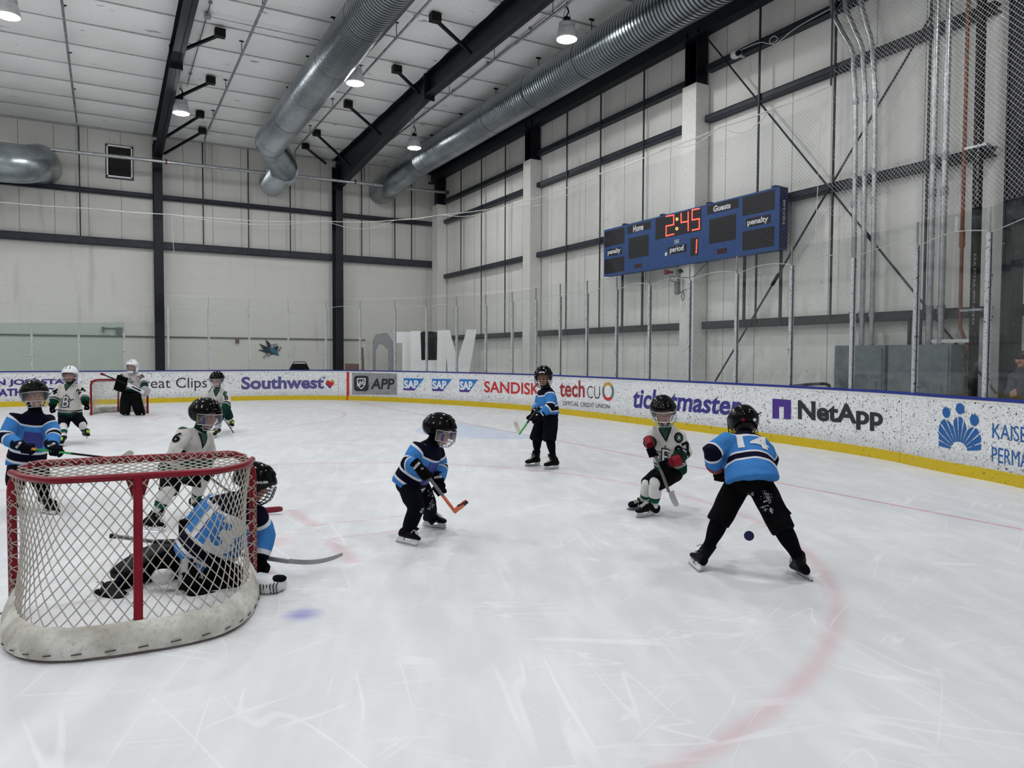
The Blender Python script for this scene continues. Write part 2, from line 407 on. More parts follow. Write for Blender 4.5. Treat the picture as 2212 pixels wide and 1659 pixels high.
    # blue jersey
    k = NT('blue_jersey', .85, 0, .08); tt, ts, yk = k.at('tt'), k.at('ts'), k.at('yk')
    lb, nv, wh = srgb(60, 120, 184), srgb(8, 10, 30), srgb(206, 208, 212)
    c = lb
    for a, b, q in ((.10, .33, wh), (.145, .285, nv)): c = k.mix(k.band(tt, a, b), c, q)
    for a, b, q in ((.40, .66, wh), (.45, .60, nv),): c = k.mix(k.band(ts, a, b), c, q)
    c = k.mix(k.ma('LESS_THAN', yk, 1.09), c, wh); c = k.mix(k.ma('LESS_THAN', yk, .98), c, nv)
    k.color(c); wr(k); M['jersey_blue'] = k.m
    k = NT('white_jersey', .85, 0, .08); tt, ts = k.at('tt'), k.at('ts')
    gr, bk, gy = srgb(10, 52, 38), srgb(8, 8, 10), srgb(150, 152, 154); c = srgb(196, 193, 188)
    for a, b, q in ((-2, .17, gr), (.17, .21, gy), (.21, .245, bk)): c = k.mix(k.band(tt, a, b), c, q)
    for a, b, q in ((.58, .64, bk), (.64, .70, gy), (.70, 3., gr)): c = k.mix(k.band(ts, a, b), c, q)
    k.color(c); wr(k); M['jersey_white'] = k.m
    def sock(name, cols):
        k = NT(name, .9, 0, .06); t = k.at('tk'); c = srgb(*cols[0])
        for a, b, q in cols[1:]: c = k.mix(k.band(t, a, b), c, srgb(*q))
        k.color(c); k.bump(k.noise(14., 3, dist=1.), .4, .015); M[name] = k.m
    sock('sock_white', [(206, 205, 202), (.52, .57, (20, 21, 24)), (.57, .72, (24, 84, 66)), (.72, .76, (150, 152, 154))])
    sock('sock_navy', [(6, 7, 14)])
make_materials()
def catmull(P, n=12):
    out = []
    for i in range(len(P) - 1):
        p0, p1, p2, p3 = P[max(i - 1, 0)], P[i], P[i + 1], P[min(i + 2, len(P) - 1)]
        for k in range(n):
            t = k / n
            out.append(tuple(.5 * ((2 * p1[a]) + (-p0[a] + p2[a]) * t + (2 * p0[a] - 5 * p1[a] + 4 * p2[a] - p3[a]) * t * t + (-p0[a] + 3 * p1[a] - 3 * p2[a] + p3[a]) * t ** 3) for a in range(len(p1))))
    out.append(tuple(P[-1])); return out
# ================================================================ the building
XW, YW = 13.35, 31.1
X0, Y0 = -16.0, -4.0
def ceil_z(y): return 9.93 + .018 * (YW - y)
struct('floor', MB().box(((X0 + XW) / 2, (Y0 + YW) / 2, -.05), (XW - X0, YW - Y0, .1)), M['ice'])
struct('wall_far', MB().box(((X0 + XW) / 2, YW + .1, 5.1), (XW - X0 + .4, .2, 10.6)), M['wall_far'])
struct('wall_right', MB().box((XW + .1, (Y0 + YW) / 2, 5.2), (.2, YW - Y0, 10.9)), M['wall_end'])
# roof liner: sheets sagging between purlins
mb = MB(); P_ = 1.52; rows = []; y = YW
ys = []; k_ = 0
while y > Y0:
    for q in range(8):
        yy = YW - (k_ + q / 8) * P_; ys.append((yy, ceil_z(yy) + .03 - .075 * math.sin(math.pi * q / 8) ** .6))
    k_ += 1; y = YW - k_ * P_
xs = [X0 + i * (XW - X0) / 40 for i in range(41)]
vs = [V((x, yy, zz + .02 * noise.noise(V((x * .9, yy * 1.3, 0))))) for yy, zz in ys for x in xs]
n_ = len(xs); fs = [(j * n_ + i, j * n_ + i + 1, (j + 1) * n_ + i + 1, (j + 1) * n_ + i) for j in range(len(ys) - 1) for i in range(n_ - 1)]
vs2 = [p + V((0, 0, .3)) for p in vs]; mb.add(vs, fs); mb.add(vs2, fs)
struct('ceiling', mb, M['ceiling'], 'full')
mb = MB()
for j in range(k_): yy = YW - j * P_; mb.box(((X0 + XW) / 2, yy, ceil_z(yy) + .012), (XW - X0, .02, .03))
struct('trim_1', mb, M['seam'])
mb = MB().box(((X0 + 9.5) / 2, YW - .03, 9.93), (9.5 - X0, .1, .1)); struct('trim_2', mb, M['seam'])

ORD = ['first', 'second', 'third', 'fourth', 'fifth', 'sixth', 'seventh', 'eighth', 'ninth', 'tenth', 'eleventh', 'twelfth', 'thirteenth', 'fourteenth', 'fifteenth', 'sixteenth', 'seventeenth', 'eighteenth', 'nineteenth', 'twentieth', 'twenty-first', 'twenty-second', 'twenty-third', 'twenty-fourth']
def ibeam(mb, a, b, w, d0, d1, up, tf=.03, tw=.03):
    """I section from a to b; a,b are on the top flange line"""
    a, b = V(a), V(b); d = (b - a).normalized(); x = d.cross(up).normalized(); dn = -up
    def quad(p, q, r, s_, th):
        n = (q - p).cross(r - p).normalized() * th
        mb.add([p, q, r, s_, p + n, q + n, r + n, s_ + n], [(0, 1, 2, 3), (7, 6, 5, 4), (0, 4, 5, 1), (1, 5, 6, 2), (2, 6, 7, 3), (3, 7, 4, 0)])
    quad(a + dn * 0 - x * tw / 2, b - x * tw / 2, b + dn * d1 - x * tw / 2, a + dn * d0 - x * tw / 2, tw)
    for o0, o1 in ((0, 0), (d0, d1)):
        quad(a + dn * o0 - x * w / 2, a + dn * o0 + x * w / 2, b + dn * o1 + x * w / 2, b + dn * o1 - x * w / 2, tf)
# main frames: far wall columns with rafters running across the rink
for X, lab, cl in ((1.78, 'dark steel column on the far wall beside the louvre', 'left'), (8.62, 'dark steel column on the far wall right of the wall emblem', 'right')):
    mb = MB(); w = .30
    for yy, dd in ((YW - .04, 0), (YW - .62, 0)):
        mb.box((X, yy, 4.8), (w, .04, 9.6))
    mb.box((X, YW - .33, 4.8), (.03, .56, 9.6))
    mb.box((X, YW - .33, 9.45), (w, .6, .04)); mb.box((X, YW - .33, 8.7), (w, .6, .03))
    c = single('frame_column', mb, M['steel'], lab, 'column', 'columns of the main frames')
    mb = MB(); ya, ykn, yend = YW - .05, 20.74 if X > 5 else 22.2, Y0
    zt = lambda y: ceil_z(y) - .06
    bz = {8.62: (8.62, 9.45, 9.5), 1.78: (8.95, 9.55, 9.6)}[X]
    ibeam(mb, (X, ya, zt(ya)), (X, ykn, zt(ykn)), .3, zt(ya) - bz[0], zt(ykn) - bz[1], V((0, 0, 1)))
    ibeam(mb, (X, ykn, zt(ykn)), (X, 12, zt(12)), .3, zt(ykn) - bz[1], zt(12) - bz[2], V((0, 0, 1)))
    ibeam(mb, (X, 12, zt(12)), (X, yend, zt(yend)), .3, zt(12) - bz[2], zt(yend) - bz[2], V((0, 0, 1)))
    mb.box((X, ykn, (zt(ykn) + bz[1]) / 2 - .03), (.34, .05, zt(ykn) - bz[1] + .18))
    single('roof_rafter', mb, M['steel'], 'deep dark steel rafter crossing the ceiling above the %s column' % ('louvre side' if X < 5 else 'emblem side'), 'rafter', 'roof rafters')
# end wall columns: dark steel above, boxed in white below
NM = ['nearest the room corner', 'behind the scoreboard', 'at the right edge']
mb = MB(); 
for i, Y in enumerate((22.2, 14.1)):
    t = thing('end_wall_column', 'white boxed column with a dark steel top, %s' % ('left of the scoreboard' if i == 0 else 'passing behind the scoreboard'), 'column', (13.1, Y, 0), 'boxed columns on the end wall')
    m = MB().box((13.1, Y, 4.22), (.44, .5, 8.44)); link('white_casing', m, M['colwhite'], t)
    m = MB(); m.box((13.1, Y, 9.0), (.03, .42, 1.6))
    for dy in (-.2, .2): m.box((13.1, Y + dy, 9.0), (.36, .03, 1.6))
    m.box((13.1, Y, 9.0), (.03, .4, 1.6)); link('steel_top', m, M['steel'], t)
t = thing('end_wall_column', 'white boxed corner column where the far wall meets the end wall', 'column', (13.1, 30.3, 0), 'boxed columns on the end wall')
link('white_casing', MB().box((13.1, 30.35, 4.17), (.44, .6, 8.34)), M['colwhite'], t)
link('steel_top', MB().box((13.1, 30.3, 8.95), (.34, .4, 1.3)), M['steel'], t)
mb = MB().box((13.0, 6.45, 4.85), (.28, .03, 9.7)).box((13.0, 6.62, 4.85), (.28, .03, 9.7)).box((13.0, 6.535, 4.85), (.03, .18, 9.7)).box((12.9, 6.535, 4.85), (.03, .19, 9.7))
single('end_wall_column', mb, M['steel'], 'bare dark steel column on the end wall near the right edge', 'column')
mb = MB(); ibeam(mb, (12.95, YW - .1, 9.82), (12.95, Y0, 10.42), .3, .42, .72, V((0, 0, 1))); 
single('end_rafter', mb, M['steel'], 'dark steel rafter along the top of the end wall under the duct', 'rafter')
# girts
def girt(a, b, z, h, lab, dep=.2):
    mb = MB(); mb.box(((a[0] + b[0]) / 2, (a[1] + b[1]) / 2, z), (max(abs(a[0] - b[0]), dep), max(abs(a[1] - b[1]), dep), .03)).box(((a[0] + b[0]) / 2, (a[1] + b[1]) / 2, z + h), (max(abs(a[0] - b[0]), dep), max(abs(a[1] - b[1]), dep), .02))
    if abs(a[0] - b[0]) > abs(a[1] - b[1]): mb.box(((a[0] + b[0]) / 2, a[1] + .07, z + h / 2), (abs(a[0] - b[0]), .02, h))
    else: mb.box((a[0] + .07, (a[1] + b[1]) / 2, z + h / 2), (.02, abs(a[1] - b[1]), h)); mb.box((a[0] - dep / 2 + .01, (a[1] + b[1]) / 2, z + .03), (.02, abs(a[1] - b[1]), .06))
    return mb
for z, h, wlab, mt in ((5.66, .26, 'lower', 'girt'), (7.54, .15, 'upper', 'girt')):
    for xa, xb, bl in ((X0, 1.6, 'left bay'), (1.95, 8.45, 'middle bay'), (8.8, 13.0, 'right bay')):
        mb = MB().box(((xa + xb) / 2, YW - .1, z), (xb - xa, .2, .03)).box(((xa + xb) / 2, YW - .19, z + h / 2), (xb - xa, .02, h)).box(((xa + xb) / 2, YW - .1, z + h), (xb - xa, .2, .02))
        single('wall_girt', mb, M[mt], '%s dark steel rail on the far wall, %s' % (wlab, bl), 'wall rail', 'horizontal rails on the walls')
bays = ((22.45, 29.95, 'corner bay'), (14.4, 21.95, 'bay left of the scoreboard column'), (7.0, 13.8, 'bay with the cross bracing'), (Y0, 6.5, 'bay beyond the right column'))
for z, h, wl in ((2.35, .16, 'lowest'), (5.09, .14, 'second'), (7.5, .13, 'third'), (8.4, .13, 'top')):
    for i, (ya, yb, bl) in enumerate(bays):
        zz = z + ((0, .2, .34, .45)[i] if z > 8 else 0)
        mb = MB().box((13.24, (ya + yb) / 2, zz), (.22, yb - ya, .025)).box((13.14, (ya + yb) / 2, zz + h / 2), (.02, yb - ya, h)).box((13.24, (ya + yb) / 2, zz + h), (.22, yb - ya, .02))
        single('wall_girt', mb, M['girt'], '%s dark steel rail on the end wall, %s' % (wl, bl), 'wall rail', 'horizontal rails on the walls')
mb = MB().box(((X0 + 9.9) / 2, YW - .03, 2.32), (9.9 - X0, .05, .05)); single('wall_ledge', mb, M['thin'], 'thin grey ledge line low on the far wall behind the glass', 'ledge')
for i, X in enumerate((-4.9, -.76, 3.37, 5.05, 6.69, 9.70, 11.2, 11.99)):
    mb = MB().box((X, YW - .22, 7.8), (.045, .03, 4.1)); single('sag_rod', mb, M['rod'], 'dark vertical rod on the upper far wall, %s from the left' % ORD[i], 'rod', 'vertical rods on the far wall')
for i, Y in enumerate((28.07, 26.15, 24.17, 20.0, 18.16, 16.14, 12.04, 10.05, 8.07)):
    zb = 2.4 if i > 0 else 5.2
    mb = MB().box((13.1, Y, (9.6 + zb) / 2), (.03, .04, 9.6 - zb)); single('sag_rod', mb, M['rod'], 'dark vertical rod on the end wall, %s from the room corner' % ORD[i], 'rod', 'vertical rods on the end wall')
# cross bracing
for a, b, lab in (((13.14, 13.93, 9.73), (13.14, 6.8, 1.04), 'thin brace rod running down from the scoreboard column to the right'), ((13.1, 8.0, 7.89), (13.1, 13.28, 1.04), 'thin brace rod running down from the pipes to the left')):
    mb = MB().tube([a, b], .022, 8); d = (V(b) - V(a)); 
    t = thing('brace_rod', lab, 'brace', b, 'crossed brace rods on the end wall'); link('rod', mb, M['rod'], t)
    q = V(a) + d * .66; link('turnbuckle', MB().tube([q - d.normalized() * .14, q + d.normalized() * .14], .04, 8), M['steel'], t)
# flange braces under the roof
FB = [((475, 75), (395, 108), 1.9), ((455, 177), (373, 215), 1.9), ((432, 250), (357, 297), 1.9), ((437, 285), (345, 338), 1.9),
      ((940, 42), (1018, 115), 8.5), ((857, 153), (906, 201), 8.5), ((752, 228), (822, 290), 8.5), ((684, 290), (757, 358), 8.5), ((660, 318), (712, 360), 8.5)]
for i, (p, q, X) in enumerate(FB):
    B = atx(q[0], q[1], X); d = ray(*p); A = CP + d * ((ceil_z(B.y) - .2 - CAMH) / d.z)
    nm = ORD[i if i < 4 else i - 4]
    t = thing('flange_brace', 'dark diagonal brace %s from the top along the %s rafter' % (nm, 'left' if i < 4 else 'right'), 'brace', A, 'diagonal braces beside the rafters')
    link('strut', MB().bar(A, B, .07, .07), M['steel'], t)
    link('bracket', MB().box(A + V((0, 0, .04)), (.26, .2, .2)), M['black'], t)
# louvre
t = thing('wall_louver', 'square dark louvre with a pale frame high on the far wall', 'louver', (.53, YW - .06, 8.2))
link('blades', MB().box((.53, YW - .02, 8.78), (.74, .04, 1.06)), M['louver'], t)
m = MB()
for k in range(14): m.box((.53, YW - .06, 8.3 + k * .075), (.72, .05, .012), (V((1, 0, 0)), V((0, .8, -.6)), V((0, .6, .8))))
link('slats', m, M['louver'], t)
m = MB()
for dx in (-.4, .4): m.box((.53 + dx, YW - .06, 8.78), (.05, .1, 1.18))
for dz in (-.56, .56): m.box((.53, YW - .06, 8.78 + dz), (.85, .1, .05))
link('frame', m, M['signwhite'], t); link('surround', MB().box((.53, YW - .01, 8.78), (.92, .02, 1.26)), M['girt'], t)

# ---------------------------------------------------------------- ducts
def corr(y0, y1, X, Z, R, name, parent, pitch=.11):
    pts = []; rr = []; n = int(abs(y1 - y0) / pitch)
    mb = MB(); rings = []
    for i in range(n):
        for fr, dr in ((0, 0), (.42, 0), (.5, .02), (.92, .02)):
            y = y0 + (y1 - y0) * (i + fr) / n
            rings.append([V((X + (R + dr) * math.cos(a), y, Z + (R + dr) * math.sin(a))) for a in [2 * math.pi * k / 40 for k in range(40)]])
    mb.rings(rings); return link(name, mb, M['duct'], parent, True)
def seams(y0, y1, X, Z, R, parent, step=2.6):
    y = y0
    while y > y1:
        m = MB(); m.rings([[V((X + (R + .022) * math.cos(a), yy, Z + (R + .022) * math.sin(a))) for a in [2 * math.pi * k / 40 for k in range(40)]] for yy in (y, y - .022)], False)
        link('seam_band', m, M['duct_seam'], parent, True)
        m = MB().tube([(X - R * .2, y - .3, Z + R * .97), (X - R * .2, y - .3, ceil_z(y) - .02)], .012, 6); m.box((X - R * .2, y - .3, ceil_z(y) - .05), (.14, .05, .03))
        link('hanger_rod', m, M['black'], parent); y -= step
def elbow(mb, c0, d0, c1, R, n=7, nseg=40):
    """gored bend from c0 heading d0 to c1 straight down/back"""
t = thing('air_duct', 'large corrugated metal duct hanging beside the end wall', 'duct', (11.45, 27.5, 8.8), 'corrugated ceiling ducts')
corr(27.0, Y0, 10.97, 9.32, .505, 'duct_tube', t); seams(26.2, Y0, 10.97, 9.32, .505, t)
def bend(pts, R, name, parent):
    mb = MB().tube(catmull([tuple(p) for p in pts], 4), [R[0]] * ((len(pts) - 1) * 4 + 1), 40); return link(name, mb, M['duct_plain'], parent, True)
bend([(10.97, 27.0, 9.32), (10.95, 27.6, 9.3), (10.85, 28.2, 9.2), (10.72, 28.8, 9.05), (10.65, 29.4, 8.9), (10.6, 30.2, 8.8), (10.6, 31.08, 8.8)], [.52, .52, .53, .54, .55, .56, .56], 'duct_elbow', t)
t = thing('air_duct', 'large corrugated metal duct hanging over the middle of the ice', 'duct', (5.2, 27.5, 8.6), 'corrugated ceiling ducts')
corr(27.2, Y0, 5.21, 9.21, .50, 'duct_tube', t); seams(26.6, Y0, 5.21, 9.21, .50, t)
corr(31.0, 28.4, 6.0, 8.62, .5, 'rear_section', t)
bend([(5.21, 27.2, 9.21), (5.3, 27.5, 9.15), (5.6, 27.9, 8.95), (5.85, 28.25, 8.75), (6.0, 28.7, 8.62)], [.51, .52, .52, .52, .51], 'duct_elbow', t)
t = thing('air_duct', 'smooth metal duct bend at the left edge by the far wall', 'duct', (-2.9, 29, 7.1))
bend([(-7.5, 28.0, 7.75), (-3.4, 28.4, 7.72), (-2.7, 28.55, 7.74), (-2.2, 28.9, 7.85), (-1.95, 29.4, 8.05), (-1.9, 30.0, 8.2), (-1.9, 31.08, 8.25)], [.6, .6, .6, .6, .6, .6, .6], 'duct_elbow', t)
for yy in (-3.4,):
    m = MB(); m.rings([[V((xx, 28.4 + .62 * math.cos(a), 7.72 + .62 * math.sin(a))) for a in [2 * math.pi * k / 40 for k in range(40)]] for xx in (-3.42, -3.36)], False); link('seam_band', m, M['galv'], t, True)

# ---------------------------------------------------------------- sprinkler pipes
def pipe(pts, r): return MB().tube(pts, r, 10)
t = thing('sprinkler_main', 'long horizontal metal pipe crossing in front of the far wall', 'pipe', (-2.97, 29.5, 8.5))
m = pipe([(X0, 29.5, 8.5), (-2.97, 29.5, 8.56), (13.1, 29.5, 8.76)], .065); link('pipe', m, M['galv2'], t, True)
link('end_cap', MB().tube([(13.0, 29.5, 8.76), (13.16, 29.5, 8.765)], .085, 12), M['copper'], t, True)
for x in (-2.2, 2.0, 6.0, 9.0): link('hanger_band', MB().tube([(x - .03, 29.5, 8.6 + x * .015), (x + .03, 29.5, 8.6 + x * .015)], .09, 12), M['copper'], t, True)
for i, X in enumerate((-.78, 3.3, 6.58, 9.4)):
    t = thing('sprinkler_branch', 'thin sprinkler pipe under the ceiling with a drop, %s from the left' % ORD[i], 'pipe', (X, 28, 9.6), 'sprinkler branches under the ceiling')
    link('pipe', pipe([(X, Y0, 9.85), (X, 27.9, 9.68), (X, 27.95, 9.6)], .032), M['galv'], t, True)
    link('drop', pipe([(X, 27.95, 9.7), (X, 28.1, 9.3), (X, 29.45, 8.85), (X, 29.5, 8.6)] if False else [(X, 28.2, 9.7), (X, 29.45, 9.64), (X, 29.5, 9.5), (X, 29.5, 8.65)], .028), M['galv'], t, True)
    link('joint', pipe([(X, 27.8, 9.68), (X, 28.25, 9.68)], .035), M['galv'], t, True)
    y = 27.0
    while y > 8: link('hanger', MB().tube([(X, y, 9.7), (X, y, ceil_z(y) - .02)], .01, 6).box((X, y, ceil_z(y) - .05), (.12, .04, .02)), M['black'], t); y -= 3.0

# ---------------------------------------------------------------- lamps
def make_lamp(loc, label):
    x, y, z = loc
    t = thing('high_bay_lamp', label, 'lamp', (x, y, z), 'high bay lamps under the ceiling')
    prof = [(.235, 0), (.25, .03), (.245, .06), (.22, .2), (.19, .27), (.17, .29)]
    m = MB(); m.rings([[V((x + r * math.cos(a), y + r * math.sin(a), z + h)) for a in [2 * math.pi * k / 32 for k in range(32)]] for r, h in prof], False); link('reflector', m, M['lampbody'], t, True)
    m = MB(); m.rings([[V((x + r * math.cos(a), y + r * math.sin(a), z + h)) for a in [2 * math.pi * k / 32 for k in range(32)]] for r, h in ((.235, .0), (.18, -.025), (.09, -.04), (.02, -.045))], True); link('lens', m, M['lens'], t, True)
    m = MB(); m.rings([[V((x + r * math.cos(a), y + r * math.sin(a), z + h)) for a in [2 * math.pi * k / 32 for k in range(32)]] for r, h in ((.17, .27), (.175, .36), (.12, .38))], True)
    for k in range(24):
        a = k * math.pi / 12; m.box((x + .17 * math.cos(a), y + .17 * math.sin(a), z + .33), (.05, .008, .1), (V((math.cos(a), math.sin(a), 0)), V((-math.sin(a), math.cos(a), 0)), V((0, 0, 1))))
    link('heat_sink', m, M['lampbody'], t)
    m = MB().box((x, y, z + .46), (.13, .1, .12)); m.tube([(x, y, z + .38), (x, y, z + .56), (x + .05, y, z + .66), (x - .03, y, z + .78)], .018, 6)
    link('driver', m, M['black'], t)
    m = MB()
    for dx in (-.17, .17): m.tube([(x + dx, y, z + .3), (x + dx * .5, y, z + .55), (x, y, z + .9)], .006, 5)
    link('hanging_wire', m, M['black'], t); return t
def copy_tree(o, parent=None):
    c = o.copy(); COL.objects.link(c)
    if parent: c.parent = parent
    for ch in list(o.children): copy_tree(ch, c)
    return c
LAMPS = [((-1.8, 19.8, 9.1), 'bright round ceiling lamp cut by the top left edge'), ((2.13, 25.0, 9.1), 'bright round ceiling lamp beside the left rafter'), ((6.08, 19.9, 9.1), 'bright round ceiling lamp between the middle duct and the right rafter'),
         ((9.79, 24.95, 9.1), 'bright round ceiling lamp above the far end of the end wall duct'), ((9.6, 14.7, 9.1), 'largest bright ceiling lamp, left of the end wall duct')]
lam0 = make_lamp(*LAMPS[0])
for i, (l, lab) in enumerate(LAMPS[1:]):
    c = copy_tree(lam0); c.location = l; c['label'] = lab
OUTL = ['between the rafters nearer the camera', 'over the near boards by the left rafter', 'over the near goal', 'behind the camera to the right', 'over the near end of the end wall duct', 'left of the near goal', 'behind the camera to the left', 'far left by the far wall', 'far left over mid ice', 'far left over the near boards', 'furthest left over the distant ice', 'furthest left over the near ice']
for l in ((2.13, 14.7), (2.13, 4.4), (6.08, 9.6), (6.08, -.7), (9.7, 4.4), (-1.8, 9.6), (-1.8, -.7), (-5.7, 25), (-5.7, 14.7), (-5.7, 4.4), (-9.6, 19.8), (-9.6, 9.6)):
    c = copy_tree(lam0); c.location = (l[0], l[1], 9.1); c['label'] = 'round ceiling lamp outside the frame, %s' % OUTL.pop(0)
# lamp conduits
for i, (X, y1) in enumerate(((2.3, 24.9), (9.72, 24.8))):
    m = MB().tube([(X, Y0, ceil_z(Y0) - .06), (X, y1, ceil_z(y1) - .1)], .014, 6)
    y = y1 - 1
    while y > 8: m.box((X, y, ceil_z(y) - .08), (.09, .05, .05)); y -= 2.4
    single('ceiling_conduit', m, M['galv'], 'thin electrical conduit along the ceiling to the lamps %s' % ('by the left rafter' if i == 0 else 'by the end wall duct'), 'conduit')
m = MB().tube([(2.3, 19.7, 9.98), (6.0, 19.7, 9.98)], .012, 6).box((2.3, 19.7, 9.98), (.16, .16, .08)); single('ceiling_conduit', m, M['galv'], 'thin cross conduit from a junction box to the middle duct', 'conduit')

# ---------------------------------------------------------------- dasher boards
BP = [(-16, 27.0), (-6, 27.2), (0.6, 27.45), (3.4, 27.6), (5.6, 27.4), (7.6, 26.35), (9.1, 24.3), (10.25, 21.75), (11.02, 19.2), (11.25, 17.2), (11.27, 14), (11.22, 10), (10.95, 7.6), (10.45, 6.1), (10.05, 4.87), (9.1, 3.1), (7.6, 1.7), (5.9, .75), (4.4, .4)]
BC = catmull(BP); BS = [0.]
for a, b in zip(BC, BC[1:]): BS.append(BS[-1] + math.dist(a, b))
def bpath(s):
    s = max(0, min(BS[-1] - 1e-6, s)); lo, hi = 0, len(BS) - 1
    while hi - lo > 1:
        m = (lo + hi) // 2
        if BS[m] <= s: lo = m
        else: hi = m
    t = (s - BS[lo]) / (BS[hi] - BS[lo]); a, b = BC[lo], BC[hi]
    d = V((b[0] - a[0], b[1] - a[1], 0)).normalized()
    return V((a[0] + (b[0] - a[0]) * t, a[1] + (b[1] - a[1]) * t, 0)), d, V((d.y, -d.x, 0))   # point, along, towards the ice
def bs(px, py=840):
    """arc position and height on the board face seen at a pixel"""
    d = ray(px, py); best = None
    for i in range(len(BC) - 1):
        a, b = BC[i], BC[i + 1]; ex, ey = b[0] - a[0], b[1] - a[1]; den = d.x * ey - d.y * ex
        if abs(den) < 1e-9: continue
        t = (a[0] * ey - a[1] * ex) / den; u = (a[0] * d.y - a[1] * d.x) / den
        if -1e-6 <= u <= 1 + 1e-6 and t > 0: return BS[i] + u * (BS[i + 1] - BS[i]), CAMH + d.z * t
    return 0, 0
def bpt(s, z, off=0.): p, d, n = bpath(s); return p + n * off + V((0, 0, z))
def strip(s0, s1, z0, z1, o0, o1, ds=.25):
    """a slab following the board line between offsets o0 (back) and o1 (ice side)"""
    n = max(1, int((s1 - s0) / ds)); R = []
    for i in range(n + 1):
        s = s0 + (s1 - s0) * i / n; R.append([bpt(s, z0, o0), bpt(s, z1, o0), bpt(s, z1, o1), bpt(s, z0, o1)])
    return MB().rings(R)
def flat2d(polys, seg=.12):
    """triangulate 2-d polygons (outer first, holes after, per group) and cut long edges"""
    bm = bmesh.new()
    for grp in polys:
        tri = tessellate_polygon([[V((x, y, 0)) for x, y in lp] for lp in grp]); allp = [p for lp in grp for p in lp]
        vs = [bm.verts.new((x, y, 0)) for x, y in allp]
        for t in tri:
            try: bm.faces.new([vs[i] for i in t])
            except ValueError: pass
    return cut2d(bm, seg)
def cut2d(bm, seg):
    for _ in range(6):
        e = [e for e in bm.edges if e.calc_length() > seg]
        if not e: break
        bmesh.ops.subdivide_edges(bm, edges=e, cuts=1); bmesh.ops.triangulate(bm, faces=bm.faces)
    bm.verts.index_update(); r = ([tuple(v.co.xy) for v in bm.verts], [tuple(v.index for v in f.verts) for f in bm.faces]); bm.free(); return r
def text2d(txt, box, bold=.0, shear=0., seg=.12, space=1.):
    """built-in font, stretched to fill box = (x0, y0, x1, y1)"""
    c = bpy.data.curves.new('t', 'FONT'); c.body = txt; c.offset = bold; c.shear = shear; c.resolution_u = 5; c.space_character = space
    o = bpy.data.objects.new('t', c); COL.objects.link(o)
    em = o.evaluated_get(bpy.context.evaluated_depsgraph_get()).to_mesh()
    bm = bmesh.new(); bm.from_mesh(em); bpy.data.objects.remove(o); bpy.data.curves.remove(c)
    bmesh.ops.triangulate(bm, faces=bm.faces); bmesh.ops.remove_doubles(bm, verts=bm.verts, dist=1e-5)
    xs = [v.co.x for v in bm.verts]; yy = [v.co.y for v in bm.verts]; a, b, c_, d = min(xs), max(xs), min(yy), max(yy)
    for v in bm.verts: v.co = V((box[0] + (v.co.x - a) / (b - a) * (box[2] - box[0]), box[1] + (v.co.y - c_) / (d - c_) * (box[3] - box[1]), 0))
    return cut2d(bm, seg)
def on_board(d2, off): vs, fs = d2; return MB().add([bpt(x, y, off) for x, y in vs], fs)
def quadmap(corners):
    """corners: pixels of left-top, left-bottom, right-top, right-bottom -> unit square to (s, z)"""
    A, B, C_, D = [bs(*p) for p in corners]
    return lambda u, v: tuple((A[i] * v + B[i] * (1 - v)) * (1 - u) + (C_[i] * v + D[i] * (1 - v)) * u for i in (0, 1))
def put_text(txt, corners, mat, parent, name='lettering', bold=.02, shear=0., off=.006, space=1.):
    f = quadmap(corners); vs, fs = text2d(txt, (0, 0, 1, 1), bold, shear, .3, space)
    L = abs(f(1, .5)[0] - f(0, .5)[0]); vs2 = [f(*p) for p in vs]
    bm = bmesh.new(); vv = [bm.verts.new((x, y, 0)) for x, y in vs2]
    for t in fs:
        try: bm.faces.new([vv[i] for i in t])
        except ValueError: pass
    return link(name, on_board(cut2d(bm, .25), off), mat, parent)
def put_poly(groups, corners, mat, parent, name='logo', off=.006):
    f = quadmap(corners); g = [[[f(*p) for p in lp] for lp in grp] for grp in groups]
    return link(name, on_board(flat2d(g, .25), off), mat, parent)
ZB = 1.07; KY = .16
edges = [1.2, bs(178)[0], bs(481)[0], bs(731)[0], bs(858.5)[0], bs(1040.5)[0], bs(1190)[0], bs(1356)[0], bs(1612, 870)[0], bs(1948, 880)[0], bs(2212, 950)[0] + 1.6, BS[-1] - .02]
BLAB = ['white board with purple university lettering behind the blue player at left', 'white board with black script-like sans lettering behind the small goal', 'white board with slate blue airline lettering and a striped heart',
        'board with the red goal line stripe, grey square and black app lettering', 'white board with three blue slanted flag logos', 'white board with angular red lettering left of the distant blue player', 'white board with red and black lettering and a ring logo',
        'white board with large navy italic lettering behind the two contesting players', 'white board with a purple arch logo and bold black lettering', 'white board with blue figures over sun rays at right', 'plain white curved board just beyond the right edge of the photograph']
BD = []
for i in range(len(edges) - 1):
    s0, s1 = edges[i], edges[i + 1]; p = bpt((s0 + s1) / 2, 0)
    t = thing('dasher_board', BLAB[i], 'rink board', p, 'advertising boards around the ice'); BD.append(t)
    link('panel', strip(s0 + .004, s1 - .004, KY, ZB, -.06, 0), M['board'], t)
    link('kick_plate', strip(s0 + .004, s1 - .004, 0, KY, -.06, .012), M['kick_yellow'], t)
    link('cap_rail', strip(s0, s1, ZB - .002, ZB + .035, -.12, .02), M['cap_blue'], t)
    link('white_edge', strip(s0, s1, ZB - .035, ZB - .004, 0, .008), M['colwhite'], t)
K = M
put_text('SAN JOSÉ STATE', [(-44, 817), (-44, 837), (168, 815.5), (168, 832)], K['ink_purple'], BD[0], bold=.04)
put_text('ATHLETICS', [(-4, 840), (-4, 857), (127, 837), (127, 852)], K['ink_purple'], BD[0], bold=.04)
